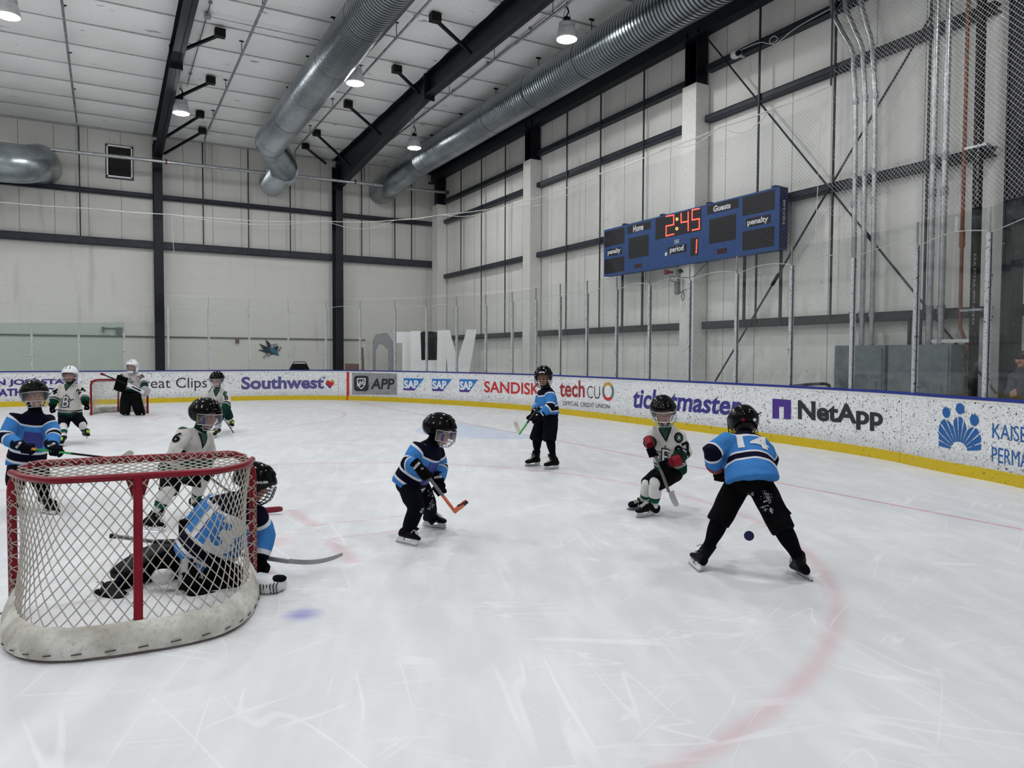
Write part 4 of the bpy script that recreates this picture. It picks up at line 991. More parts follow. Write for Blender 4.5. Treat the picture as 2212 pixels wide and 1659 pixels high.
# emblem on the far wall: angular shark head
def emb(poly, mat, name, off, t):
    W = [aty(x, y, YW - .02) for x, y in poly]; o = V((0, YW - off, 0)); link(name, MB().prism([(w.x, w.z) for w in W], o, V((1, 0, 0)), V((0, 0, 1)), .004), mat, t)
t = thing('wall_emblem', 'angular black and teal team emblem painted on the far wall', 'emblem', aty(582, 753, YW - .02))
M['teal'] = simple('teal_paint', (40, 112, 130), .5); M['dkteal'] = simple('dark_teal_paint', (44, 58, 66), .5)
c5 = lambda L: [(540 + x / 3.95, 540 + y / 3.95) for x, y in L]
emb(c5([(65, 850), (115, 852), (78, 798), (150, 828), (130, 762), (165, 790), (190, 832), (245, 818), (232, 870), (248, 900), (200, 890), (170, 895), (140, 880), (110, 868)]), M['dkteal'], 'body', .03, t)
emb(c5([(160, 832), (200, 838), (235, 866), (247, 902), (205, 885), (180, 868)]), M['teal'], 'snout', .04, t)
emb(c5([(105, 920), (135, 885), (175, 882), (160, 920), (145, 890), (122, 922)]), M['decal_grey'], 'stick_part', .035, t)
emb(c5([(240, 862), (262, 824), (270, 824), (250, 866)]), M['brown'], 'stick_part', .045, t)
emb(c5([(175, 805), (238, 797), (228, 825), (218, 818), (226, 803), (180, 858)]), M['decal_grey'], 'outline', .035, t)
# ================================================================ people
def lerp(a, b, t): return a + (b - a) * t
def camdir(v): return (MR * v[0] + MF * v[1] + MU * v[2]).normalized()
def segp(p, a, b):
    d = b - a; t = max(0., min(1., (p - a).dot(d) / d.length_squared)); return t, (p - a - d * t).length
def decal(bvh, d2, o, ux, uy, parent, mat, name, off=.004, back=.35, one=False):
    """flat lettering pressed on to cloth along the normal of its own plane"""
    n = ux.cross(uy).normalized(); vs, fs = d2; pts = []; ok = []
    for x, y in vs:
        p = o + ux * x + uy * y; h = bvh.ray_cast(p + n * back, -n)
        ok.append(h[0] is not None); pts.append((h[0] + n * off) if h[0] else p)
    fs = [f for f in fs if all(ok[i] for i in f)]
    fs = [f for f in fs if max((pts[f[i]] - pts[f[i - 1]]).length for i in range(3)) < .09]
    if not fs: return None
    if one:   # keep the patch in one piece
        par_ = list(range(len(pts)))
        def fd(i):
            while par_[i] != i: par_[i] = par_[par_[i]]; i = par_[i]
            return i
        for f in fs: par_[fd(f[0])] = fd(f[1]); par_[fd(f[1])] = fd(f[2])
        cn = {}
        for f in fs: cn[fd(f[0])] = cn.get(fd(f[0]), 0) + 1
        bg = max(cn, key=cn.get); fs = [f for f in fs if fd(f[0]) == bg]
    us = sorted({i for f in fs for i in f}); mp = {a: b for b, a in enumerate(us)}; pts = [pts[i] for i in us]; fs = [tuple(mp[i] for i in f) for f in fs]
    o_ = link(name, MB().add(pts, fs), mat, parent); return o_
def star2(r0=.5, r1=.2, n=5, rot=90, sk=0.):
    P = []
    for k in range(2 * n):
        a = math.radians(rot + 180 * k / n); r = r0 if k % 2 == 0 else r1; P.append((r * math.cos(a) + sk * r * math.sin(a), r * math.sin(a)))
    return P
def crest(bvh, o, ux, uy, par, s=.24):
    """five pointed star with a big slanted B"""
    for r, mt, of in ((.56, 'decal_black', .004), (.49, 'decal_grey', .0055), (.42, 'decal_black', .007), (.38, 'decal_grey', .0085)):
        decal(bvh, flat2d([[[(x * s, y * s) for x, y in star2(r, r * .43, sk=.12)]]], .03), o, ux, uy, par, M[mt], 'crest_star', of, .35, True)
    for b, mt, of, g in ((.12, 'decal_black', .010, .05), (.0, 'decal_white', .012, .0)):
        g_ = g; decal(bvh, text2d('B', (-.2 * s - g_ * s, -.36 * s - g_ * s, .24 * s + g_ * s, .36 * s + g_ * s), b * .5, .2, .03), o, ux, uy, par, M[mt], 'crest_letter', of)
def number(bvh, txt, o, ux, uy, par, h=.1, mat='decal_black', halo=None, w=None, name='number', shear=0, sp=1.):
    w = w or h * .62 * len(txt)
    if halo: decal(bvh, text2d(txt, (-w / 2 - .008, -h / 2 - .008, w / 2 + .008, h / 2 + .008), .1, shear, .03), o, ux, uy, par, M[halo], name, .004)
    decal(bvh, text2d(txt, (-w / 2, -h / 2, w / 2, h / 2), .03, shear, .03, sp), o, ux, uy, par, M[mat], name, .006)

def build_head(mb, c, f, u, r, s):
    e = lambda o, a, b, d: mb.ell(c + (r * o[0] + f * o[1] + u * o[2]) * s, (r * a * s, f * b * s, u * d * s), 18, 12)
    e((0, -.005, .0), .073, .092, .088); e((0, .03, -.07), .053, .058, .06); e((0, .052, -.108), .026, .028, .024)
    for q in (-1, 1):
        e((q * .032, .052, -.052), .028, .034, .03); e((q * .075, -.005, -.04), .011, .022, .031)
    e((0, .090, -.048), .0125, .019, .017); e((0, .084, -.030), .008, .014, .022); e((0, .074, -.008), .050, .018, .011)
    e((0, .079, -.083), .024, .013, .0085)
def helmet(par, c, f, u, r, s, mat, style, wire='wire_white', chin='black'):
    tm = [(0, 84), (35, 86), (62, 100), (80, 124), (100, 128), (120, 122), (150, 118), (180, 116)]
    def thm(phi):
        a = abs((phi + 180) % 360 - 180)
        for (a0, t0), (a1, t1) in zip(tm, tm[1:]):
            if a0 <= a <= a1: k = (a - a0) / (a1 - a0); k = k * k * (3 - 2 * k); return t0 + (t1 - t0) * k
        return 116
    R = (.120, .150, .128); hc = c + u * .012 * s - f * .004 * s
    def pt(phi, th, sc=1.):
        p, t = math.radians(phi), math.radians(th); x, y, z = math.sin(t) * math.sin(p), math.sin(t) * math.cos(p), math.cos(t)
        b = 1 + .022 * math.exp(-((abs(x) - .30) / .09) ** 2) * max(0, z) + .035 * math.exp(-((th - 80) / 9) ** 2) + (.03 * math.exp(-((th - 100) / 12) ** 2) if y < -.4 else 0) - .02 * math.exp(-((th - 60) / 5) ** 2)
        return hc + (r * x * R[0] + f * y * R[1] + u * z * R[2]) * s * sc * b
    N, K_ = 48, 16; mb = MB(); outer = []; inner = []
    for j in range(1, K_ + 1):
        outer.append([pt(360 * i / N, thm(360 * i / N) * j / K_) for i in range(N)]); inner.append([pt(360 * i / N, thm(360 * i / N) * j / K_, .92) for i in range(N)])
    mb.rings(outer + inner[::-1], False)
    t0, i0 = len(mb.v), 0; mb.v.append(pt(0, 0)); mb.v.append(pt(0, 0, .92)); Lr = (2 * K_ - 1) * N
    for i in range(N): mb.f.append((t0, i, (i + 1) % N)); mb.f.append((t0 + 1, Lr + (i + 1) % N, Lr + i))
    h = link('helmet', mb, M[mat], par, 'full')
    for k in (-1, 1):
        for th in (24, 42):
            a = pt(k * (22 if th > 30 else 30), th, 1.005); b_ = pt(k * (16 if th > 30 else 20), th + 13, 1.005)
            link('vent', MB().tube([a, b_], .006 * s, 6), M['black'], h, True)
    # ear loops and chin strap
    for k in (-1, 1): link('strap', MB().tube([pt(k * 92, 120, .97), c + (r * k * .062 + f * .03 - u * .115) * s, c + (f * .05 - u * .14) * s], .0045 * s, 5), M['black'], h)
    def fp(az, z, k=1.):
        a = math.radians(az); q = 1 - .42 * max(0, (-z - .075) / .08) ** 1.5
        return c + (r * math.sin(a) * .118 * q * k + f * (math.cos(a) * .158 * q * k - .004) + u * z) * s
    wr = MB(); t = .0028 * max(1., s)
    def arc(z, a0=-78, a1=78, q=14, w=1.): wr.tube([fp(a0 + (a1 - a0) * i / q, z) for i in range(q + 1)], t * w, 6)
    def vert(az, z0, z1): wr.tube([fp(az, z0 + (z1 - z0) * i / 6) for i in range(7)], t, 6)
    if style in ('visor', 'visor_deep'):
        zl = -.085; vm = MB(); Q = 18; R1 = [[fp(-80 + 160 * i / Q, z, k) for i in range(Q + 1)] for k in (1., .985) for z in (.006, -.04, zl)]
        for b0 in (0, 3):
            o = len(vm.v)
            for rr in R1[b0:b0 + 3]: vm.v += rr
            for j in range(2):
                for i in range(Q): a = o + j * (Q + 1) + i; vm.f.append((a, a + 1, a + Q + 2, a + Q + 1))
        link('visor', vm, M['visor'], h, True)
        arc(zl + .002, w=1.6); arc(-.112, -70, 70); arc(-.135, -58, 58, w=1.8); arc(.006, w=1.3)
        for az in (-60, -36, -13, 13, 36, 60): vert(az, zl, -.135)
        for k in (-80, 80): vert(k, .006, zl)
        if style == 'visor_deep': link('visor_foam', MB().box(fp(58, -.05, .95), (.012 * s, .02 * s, .06 * s), (r, f, u)).box(fp(-58, -.05, .95), (.012 * s, .02 * s, .06 * s), (r, f, u)), M['decal_blue'], h)
    else:
        z = .004
        while z > -.14: arc(z, w=1.); z -= .024
        for az in (-78, -52, -32, -11, 11, 32, 52, 78): vert(az, .004, -.142)
        arc(-.144, -50, 50, w=2.)
    link('face_cage', wr, M[wire], h)
    if style == 'mask':
        sh = MB(); A_ = [60 + 240 * i / 30 for i in range(31)]
        rg = []
        for z, k in ((-.03, 1.03), (-.07, 1.03), (-.11, .95), (-.15, .8)): rg.append([c + (r * math.sin(math.radians(a)) * .122 * k + f * (math.cos(math.radians(a)) * .14 * k) + u * z) * s for a in A_])
        o = len(sh.v)
        for q in rg: sh.v += q
        for j in range(3):
            for i in range(30): a = o + j * 31 + i; sh.f.append((a, a + 1, a + 32, a + 31))
        link('mask_jaw', sh, M[mat], h, True)
        link('chin_guard', MB().ell(c + (f * .10 - u * .145) * s, (r * .075 * s, f * .05 * s, u * .035 * s)), M[mat], h, True)
    return h
def skate(par, H, T, A, lace, s=1., L=.235, boot='leather'):
    f = (T - H).normalized(); mid = (H + T) / 2; u = A - mid; u = (u - f * u.dot(f)).normalized(); r = f.cross(u)
    P = lambda x, y, z: mid + (f * x + r * y + u * z) * s
    mb = MB(); rs = []
    for x, hw, z0, z1 in ((-.112, .018, .062, .10), (-.10, .032, .056, .13), (-.06, .036, .054, .15), (-.01, .037, .054, .145), (.04, .040, .054, .118), (.08, .042, .054, .103), (.11, .038, .055, .095), (.132, .024, .058, .085), (.138, .008, .062, .075)):
        rs.append((P(x, 0, (z0 + z1) / 2), r * hw * s, u * (z1 - z0) / 2 * s))
    mb.loft(rs, 20, 2.6)
    top = A + (A - P(-.05, 0, .1)).normalized() * .05 * s
    mb.tube([P(-.05, 0, .09), P(-.052, 0, .14), lerp(P(-.05, 0, .12), A, .8), top], [.038 * s, .042 * s, .046 * s, .052 * s], 16)
    b = remesh(mb, .008 * s, 2); o = link('skate', b, M[boot], par, 'full')
    link('tongue', MB().bar(P(.03, 0, .125), A + f * .058 * s + (top - A), .05 * s, .012 * s, f), M[boot], o)
    lm = MB(); a0, a1 = P(.085, 0, .112), P(.0, 0, .155); a2 = A + f * .055 * s
    pts = [lerp(a0, a1, k / 4) for k in range(5)] + [lerp(a1, a2, k / 3) for k in range(1, 4)]
    for i, p in enumerate(pts[:-1]):
        q = pts[i + 1]; w = .022 * s; lm.tube([p - r * w, lerp(p, q, .5) + (u + f) * .004, q + r * w], .0042 * s, 5); lm.tube([p + r * w, lerp(p, q, .5) + (u + f) * .006, q - r * w], .0042 * s, 5)
    for k in (-1, 1): lm.tube([pts[-1], pts[-1] + (r * k * .03 + f * .03) * s, pts[-1] + (r * k * .05 + f * .035 - u * .03) * s], .0038 * s, 5)
    link('laces', lm, M[lace], o)
    hp = [(-.115, .014), (.125, .014), (.135, .03), (.12, .058), (.05, .058), (.042, .028), (-.03, .026), (-.04, .058), (-.10, .058), (-.118, .04)]
    link('blade_holder', MB().prism([(x * s, z * s) for x, z in hp], mid - r * .009 * s, f, u, -.018 * s if f.cross(u).dot(r) < 0 else .018 * s), M['plastic_white'], o)
    bp = [(-.128, .012), (-.12, .003), (-.06, 0), (.07, 0), (.125, .004), (.14, .016), (.13, .018), (-.125, .018)]
    link('blade', MB().prism([(x * s, z * s) for x, z in bp], mid - r * .002 * s, f, u, .004 * s), M['blade_steel'], o)
    return o
def glove(par, h, w, s, chest, mat, cuff, sc=1., fing=None, txt=None):
    s = s.normalized(); d = (h - w); d = (d - s * d.dot(s)); d.normalize(); n = s.cross(d)
    if n.dot(h - chest) < 0: n = -n
    P = lambda a, b, c: h + (s * a + d * b + n * c) * sc
    mb = MB()
    for i in range(4):
        a = (-.036, -.012, .012, .035)[i]; L = (.92, 1.0, 1.05, .95)[i]
        pts = [P(a * .9, -.035, .036)] + [P(a, .031 * math.sin(math.radians(t)) * 1.1 * L, .034 * math.cos(math.radians(t))) for t in (5, 35, 65, 95, 125, 155, 180)]
        mb.tube(pts, [.0135 * sc] * 3 + [.0130 * sc] * 3 + [.012 * sc, .009 * sc], 8)
        mb.ell(P(a, .012, .040), (s * .0125 * sc, d * .017 * sc, n * .010 * sc), 10, 6); mb.ell(P(a, .038, .022), (s * .0125 * sc, d * .012 * sc, n * .013 * sc), 10, 6)
    mb.tube([P(.046, -.045, .0), P(.052, -.015, -.018), P(.045, .012, -.032), P(.03, .026, -.036)], [.017 * sc, .017 * sc, .015 * sc, .011 * sc], 8)
    mb.ell(P(0, -.035, .022), (s * .047 * sc, d * .048 * sc, n * .022 * sc)); mb.ell(P(0, -.05, .0), (s * .04 * sc, d * .05 * sc, n * .026 * sc))
    o = link('glove', mb, M[mat], par, True)
    a = w - (h - w).normalized() * .055 * sc; b = lerp(w, h, .35); ax = (b - a).normalized(); uu = (s - ax * s.dot(ax)).normalized(); vv = ax.cross(uu)
    cm = MB().loft([(a, uu * .062 * sc, vv * .052 * sc), (lerp(a, b, .5), uu * .058 * sc, vv * .048 * sc), (b, uu * .047 * sc, vv * .038 * sc)], 16, 2.6); co = link('cuff', cm, M[cuff], o, True)
    if txt:
        tv = (CP - a).normalized(); qx = (b - a).cross(tv).normalized(); qy = qx.cross(tv) * -1
        if qx.dot(MR) < 0: qx = -qx
        qy = tv.cross(qx); decal(BVHTree.FromPolygons([tuple(x_) for x_ in cm.v], cm.f), text2d(txt, (-.036, -.010, .036, .012), .05, .1, .02), lerp(a, b, .35), qx, qy, co, M['decal_white'], 'cuff_lettering', .003, .1)
    link('back_roll', MB().ell(P(0, -.03, .037), (s * .04 * sc, d * .018 * sc, n * .012 * sc)).ell(P(0, -.065, .033), (s * .042 * sc, d * .015 * sc, n * .012 * sc)), M[fing or cuff], o, True)
    return o
def pad(par, a, b, fr, w=.19, th=.09, ext=(.14, .05), mat='leather'):
    """goalie leg pad on the front side fr of the line a (knee) to b (ankle)"""
    d = (b - a).normalized(); n = (fr - d * fr.dot(d)).normalized(); s = d.cross(n)
    A, B = a - d * ext[0], b + d * ext[1]; L = (B - A).length; rs = []
    for t, ww, tt in ((0, .8, .5), (.04, .95, .8), (.3, 1, 1), (.45, 1, 1.05), (.75, .95, 1), (.9, .9, .9), (.98, .8, .7), (1, .6, .4)):
        rs.append((A + d * L * t + n * (.06 + .02 * math.sin(t * 3)), s * w / 2 * ww, n * th / 2 * tt))
    o = link('leg_pad', MB().loft(rs, 24, 4), M[mat], par, True)
    for t in (.22, .42, .62): link('pad_roll', MB().tube([A + d * L * t + n * (.06 + th / 2) - s * w * .42, A + d * L * t + n * (.064 + th / 2) + s * w * .42], .014, 8), M['fab_black'], o, True)
    return o

def person(label, J, D=None, face=(0, -1, 0), hup=None, jersey='jersey_blue', jw=1., pants='fab_navy', sock='sock_navy', lace='lace_white', helm=('helm_black', 'visor', 'wire_white'), gl=('fab_black', 'fab_black'),
           long=False, hs=1., vox=.011, hem=.06, grip=None, gripL=None, feet=None, wobble=.009, thigh=1., boots=(1, 1), arms=(1, 1), group=None, shinext=0, skatesc=1., hd_=1., hoff=0., htilt=0., tsk=1., ykk=1.):
    W = {}
    for k, v in J.items():
        W[k] = pp(v[0], v[1], v[2] if len(v) > 2 else D)
    f = camdir(face); u0 = camdir(hup) if hup else V((0, 0, 1)); u = (u0 - f * u0.dot(f)).normalized(); r = f.cross(u)
    N, Pv = W['neck'], W['pelvis']; c = W['head']
    sh = (W['shR'] - W['shL']).normalized(); sp = (W['hipR'] - W['hipL']).normalized(); ax = (N - Pv).normalized()
    # ---- body: one closed skin
    mb = MB()
    cw = lambda v, a: (v - a * v.dot(a)).normalized()
    fr_h = ax.cross(cw(sp, ax)).normalized() * -1; fr_s = ax.cross(cw(sh, ax)).normalized() * -1
    def fixf(v, side): return v
    rs = []
    for t, a, b in ((-.05, .10, .085), (.05, .125, .095), (.3, .105, .082), (.6, .125, .095), (.85, .13, .08), (.97, .06, .05)):
        sd = cw(lerp(sp, sh, t), ax); rs.append((lerp(Pv, N, t), sd * a * jw, ax.cross(sd) * b * jw))
    mb.loft(rs, 20)
    for q in 'LR':
        S, E, Wr = W['sh' + q], W['el' + q], W['wr' + q]
        mb.tube([lerp(S, lerp(Pv, N, .85), .5), S, lerp(S, E, .5), E, lerp(E, Wr, .5), Wr], [.05, .048, .042, .036, .033, .024], 12)
        hp, kn, an = W['hip' + q], W['kn' + q], W['an' + q]
        mb.tube([lerp(hp, Pv, .4), hp, lerp(hp, kn, .5), kn, lerp(kn, an, .35), an], [.07, .075, .066, .05, .05, .034], 12)
    nb = c - u * .07 * hs - f * .02 * hs
    mb.tube([lerp(Pv, N, .9), N, nb, c - u * .02], [.06, .05, .046 * hs, .045 * hs], 14)
    build_head(mb, c, f, u, r, hs)
    bm_ = remesh(mb, .0075 if vox < .012 else .010, 1)
    lo = min(W['anL'].z, W['anR'].z); root = Pv.copy(); root.z = max(0., min(x.z for x in ([atz(*feet[0][0], feet[0][2])] if feet else [W['anL']])) )
    body = link('person', bm_, M['skin'], None, 'full', loc=root); tag(body, label, 'person', group)
    lip, brow, chk = [], [], []
    for p in bm_.v:
        q = (p - c); x, y, z = q.dot(r) / hs, q.dot(f) / hs, q.dot(u) / hs; fr = y > .05
        lip.append(max(0, 1 - math.hypot(x / .026, (z + .083) / .009)) if fr else 0)
        brow.append(max(0, 1 - math.hypot((abs(x) - .03) / .022, (z + .012) / .006)) if fr else 0)
        chk.append(max(0, 1 - math.hypot((abs(x) - .035) / .03, (z + .06) / .025)) if fr else 0)
    attr(body, 'lip', lip); attr(body, 'brow', brow); attr(body, 'cheek', chk)
    for q in (-1, 1):
        e = c + (r * q * .030 + f * .076 - u * .031) * hs
        ey = link('eye', MB().ell(e, (r * .0125 * hs, f * .011 * hs, u * .0085 * hs), 12, 8), M['eye_white'], body, True)
        link('iris', MB().ell(e + f * .0075 * hs, (r * .0062 * hs, f * .0055 * hs, u * .0062 * hs), 10, 6), M['eye_dark'], ey, True)
    # ---- jersey
    mb = MB(); hc = Pv - ax * hem; rs = []
    for t, a, b in ((0, .185, .145), (.12, .182, .145), (.35, .172, .14), (.6, .172, .132), (.8, .160, .112), (.9, .125, .09), (1.0, .066, .062), (1.04, .06, .056)):
        sd = cw(lerp(sp, sh, t), ax); rs.append((lerp(hc, N, t) - MF * hoff * max(0, 1 - t * 1.6), sd * a * jw, ax.cross(sd) * b * jw * hd_ + ax * htilt * max(0, 1 - t * 3) * (1 if ax.cross(sd).dot(MF) > 0 else -1)))
    mb.loft(rs, 30, 2.3)
    aj = {}
    for k_, q in enumerate('LR'):
        S, E, Wr = W['sh' + q], W['el' + q], W['wr' + q]; Cc = lerp(hc, N, .78)
        Wr2 = lerp(E, Wr, arms[k_]); aj[q] = (S, E, Wr)
        mb.tube([lerp(S, Cc, .55), S, lerp(S, E, .5), E, lerp(E, Wr2, .5), Wr2], [.07 * jw, .078 * jw, .074 * jw, .071 * jw, .068 * jw, .06 * jw], 16)
    jm = remesh(mb, vox, 4)
    if wobble:
        me = bpy.data.meshes.new('t'); me.from_pydata([tuple(p) for p in jm.v], [], jm.f)
        nr = [V(v.normal) for v in me.vertices]; bpy.data.meshes.remove(me)
        jm.v = [p + n_ * wobble * (noise.noise(V((p.x * 7, p.y * 7, p.z * 4))) + .6 * noise.noise(p * 15 + V((3, 1, 2)))) for p, n_ in zip(jm.v, nr)]
    jo = link('jersey', jm, M[jersey], body, 'full')
    tt, ts, yk = [], [], []; Ln = (N - hc).length; fs_ = ax.cross(cw(sh, ax))
    for p in jm.v:
        t0, d0 = segp(p, hc, N); best = (d0 / (.165 * jw), 0.)
        for q in 'LR':
            S, E, Wr = aj[q]; a1, d1 = segp(p, S, E); a2, d2 = segp(p, E, Wr)
            if a1 > .02 or d1 < .07: best = min(best, (d1 / (.085 * jw), a1 * .5))
            if a2 > .02: best = min(best, (d2 / (.085 * jw), .5 + a2 * .5))
        if best[1] > 0: tt.append(.9); ts.append(best[1] * tsk)
        else: tt.append((p - hc).dot(ax) / Ln); ts.append(0.)
        w = p - (N - ax * .02); yk.append(math.sqrt((w.dot(cw(sh, ax)) / .235) ** 2 + (w.dot(fs_) / .17) ** 2 + (w.dot(ax) / .135) ** 2) / jw * ykk)
    attr(jo, 'tt', tt); attr(jo, 'ts', ts); attr(jo, 'yk', yk)
    bvh = BVHTree.FromPolygons([tuple(p) for p in jm.v], jm.f)
    link('neck_guard', MB().tube([N - ax * .03, N, lerp(N, nb, .45), lerp(N, nb, 1.05)], [.07 * jw, .064, .06, .057 * hs], 16), M['fab_black' if jersey != 'jersey_white' else 'fab_green'], body, True)
    # ---- pants
    if pants:
        mb = MB(); up = ax
        mb.ell(Pv - ax * .03, (cw(sp, ax) * .150 * thigh, ax.cross(cw(sp, ax)) * .118 * thigh, ax * .12), 20, 12)
        for q in 'LR':
            hp, kn, an = W['hip' + q], W['kn' + q], W['an' + q]; d = (kn - hp).normalized()
            if long: mb.tube([lerp(hp, Pv, .4), hp, lerp(hp, kn, .5), kn, lerp(kn, an, .5), lerp(kn, an, .93)], [.09, .095, .09, .078, .07, .06], 16)
            else: mb.tube([lerp(hp, Pv, .4), hp, lerp(hp, kn, .5), kn + d * (.02 + shinext)], [.095 * thigh, .10 * thigh, .098 * thigh, .088 * thigh], 18)
        pm = remesh(mb, .012, 3)
        pm.v = [p + V((noise.noise(p * 9), noise.noise(p * 9 + V((5, 0, 0))), 0)) * .007 for p in pm.v]
        po = link('pants', pm, M[pants], body, 'full'); W['_pants'] = po
        W['_pbvh'] = BVHTree.FromPolygons([tuple(p) for p in pm.v], pm.f)
    if not long:
        for q in 'LR':
            kn, an = W['kn' + q], W['an' + q]; d = (an - kn); mb = MB(); n_ = 14
            pts = [kn - d * .08 + d * (1.06 * i / n_) for i in range(n_ + 1)]; hd = (W['hip' + q] - kn).normalized(); pts[0] = kn + hd * .07; pts[1] = kn + hd * .02 + d * .03
            rr = [.055 + .014 * math.sin(math.pi * min(1, i / n_ * 1.3)) - .012 * (i / n_) ** 2 for i in range(n_ + 1)]
            mb.tube(pts, rr, 18); mb.ell(kn, (V((.068, 0, 0)), V((0, .068, 0)), V((0, 0, .068))), 14, 8); so = link('sock', mb, M[sock], body, True)
            attr(so, 'tk', [((p - kn).dot(d) / d.length_squared) for p in mb.v])
    # ---- skates, gloves, helmet
    if feet:
        for q, ft in zip('LR', feet):
            if ft is None: continue
            lift2 = ft[3] if len(ft) > 3 else ft[2]
            H, T = atz(*ft[0], ft[2]), atz(*ft[1], lift2)
            if len(ft) > 4: H, T = pp(*ft[0], ft[4]), pp(*ft[1], ft[5])
            m = (H + T) / 2; dd = (T - H).normalized() * .125 * skatesc
            skate(body, m - dd, m + dd, W['an' + q], lace, skatesc)
    for q in 'LR':
        if 'ha' + q in W:
            g = grip if (q == 'R' or gripL is None) else gripL
            gv = camdir(g) if not isinstance(g, V) else g
            glove(body, W['ha' + q], W['wr' + q], gv, lerp(Pv, N, .6), gl[0], gl[1], 1.0, None, gl[2] if len(gl) > 2 else None)
    if helm: helmet(body, c, f, u, r, hs, *helm)
    return body, W, bvh, dict(ax=ax, sh=cw(sh, ax), fr=fs_, hc=hc, f=f, u=u, r=r, c=c, jw=jw)
def hockey_stick(label, butt, heel, tip, col='stick_grey', low=None, blade='tape_white', grip=None, lowt=.5, bh=.06, up=None, w=.024, tape=None, thick=.011):
    d = (heel - butt).normalized(); t = thing('hockey_stick', label, 'stick', heel, 'hockey sticks')
    o = link('shaft', MB().bar(butt, heel if not low else lerp(butt, heel, lowt), w, .018, up or V((0, 0, 1))), M[col], t)
    if low: link('lower_shaft', MB().bar(lerp(butt, heel, lowt), heel, w, .018, up or V((0, 0, 1))), M[low], t)
    if grip: link('grip_tape', MB().bar(butt, lerp(butt, heel, .1), w * 1.25, .022, up or V((0, 0, 1))), M[grip], t)
    b = (tip - heel).normalized(); L = (tip - heel).length; hgt = (-d - b * (-d).dot(b)).normalized(); n = b.cross(hgt)
    prof = [(0, -.005), (L * .25, -.012), (L * .7, -.008), (L * .95, .004), (L, bh * .45), (L * .97, bh * .85), (L * .88, bh), (L * .5, bh * .95), (L * .15, bh * .9), (0, bh * 1.1)]
    mb = MB(); m = len(prof); tri = tessellate_polygon([[V((x, y, 0)) for x, y in prof]])
    cur = lambda x: n * (.018 * (x / L) ** 2)
    A = [heel + b * x + hgt * y + cur(x) - n * thick / 2 for x, y in prof]; B = [p + n * thick for p in A]
    mb.add(A + B, [tuple(q) for q in tri] + [tuple(i + m for i in q) for q in tri] + [(i, (i + 1) % m, (i + 1) % m + m, i + m) for i in range(m)])
    bo = link('blade', mb, M[blade], t)
    if tape:
        link('blade_tape', MB().add([heel + b * x + hgt * y + cur(x) - n * (thick / 2 + .002) for x, y in ((L * .35, -.012), (L * .97, .003), (L * .97, bh * .9), (L * .35, bh * .97))] + [heel + b * x + hgt * y + cur(x) + n * (thick / 2 + .002) for x, y in ((L * .35, -.012), (L * .97, .003), (L * .97, bh * .9), (L * .35, bh * .97))], [(0, 1, 2, 3), (7, 6, 5, 4), (0, 4, 5, 1), (1, 5, 6, 2), (2, 6, 7, 3), (3, 7, 4, 0)]), M[tape], bo)
    return t
def vneck(bvh, F, N, par, s=1.):
    """green and black V at the collar"""
    ux, uy = F['sh'], F['ax']; fr = F['fr']
    n = ux.cross(uy); sg = 1 if n.dot(F['f']) > 0 else -1
    ux = ux * sg
    o = N - uy * .02
    decal(bvh, flat2d([[[(-.075 * s, .03), (0, -.115 * s), (.075 * s, .03)]]], .03), o, ux, uy, par, M['decal_green'], 'collar', .004)
    decal(bvh, flat2d([[[(-.09 * s, .03), (-.07 * s, .03), (0, -.095 * s), (.07 * s, .03), (.09 * s, .03), (0, -.13 * s)]]], .03), o, ux, uy, par, M['decal_black'], 'collar_edge', .006)
def front_axes(F):
    """right-hand text axes for the chest, as seen by someone facing it"""
    ux, uy = F['sh'], F['ax']; n = ux.cross(uy)
    return (ux, uy, n) if n.dot(F['f']) > 0 else (-ux, uy, -n)
def arm_num(bvh, W, q, txt, t, out, par, h=.1, mat='decal_black', halo=None):
    S, E = W['sh' + q], W['el' + q]; ax = (S - E).normalized(); o = lerp(S, E, t); n = (out - ax * out.dot(ax)).normalized(); ux = ax.cross(n); number(bvh, txt, o + n * .02, ux, ax, par, h, mat, halo)

def snow(W, par, blobs, dep, seed):
    rng = random.Random(seed); G = []
    for x, y, r in blobs:
        for _ in range(16):
            a, q = rng.uniform(0, 6.28), r * rng.random() ** .6; cx, cy = x + q * math.cos(a), y + q * math.sin(a) * 1.2; s = rng.uniform(.4, 2.2)
            P = pp(cx, cy, dep) - pp(blobs[0][0], blobs[0][1], dep); k = dep / FPX
            G.append([[(P.dot(MR) + s * k * math.cos(t) * rng.uniform(.5, 1.2), P.dot(MU) + s * k * math.sin(t) * rng.uniform(.5, 1.2)) for t in (0, 1.1, 2.2, 3.3, 4.4, 5.4)]])
    o = decal(W['_pbvh'], flat2d(G, .03), pp(blobs[0][0], blobs[0][1], dep), MR, MU, W['_pants'], M['snowy'], 'snow_dust')
    if o: o['kind'] = 'stuff'
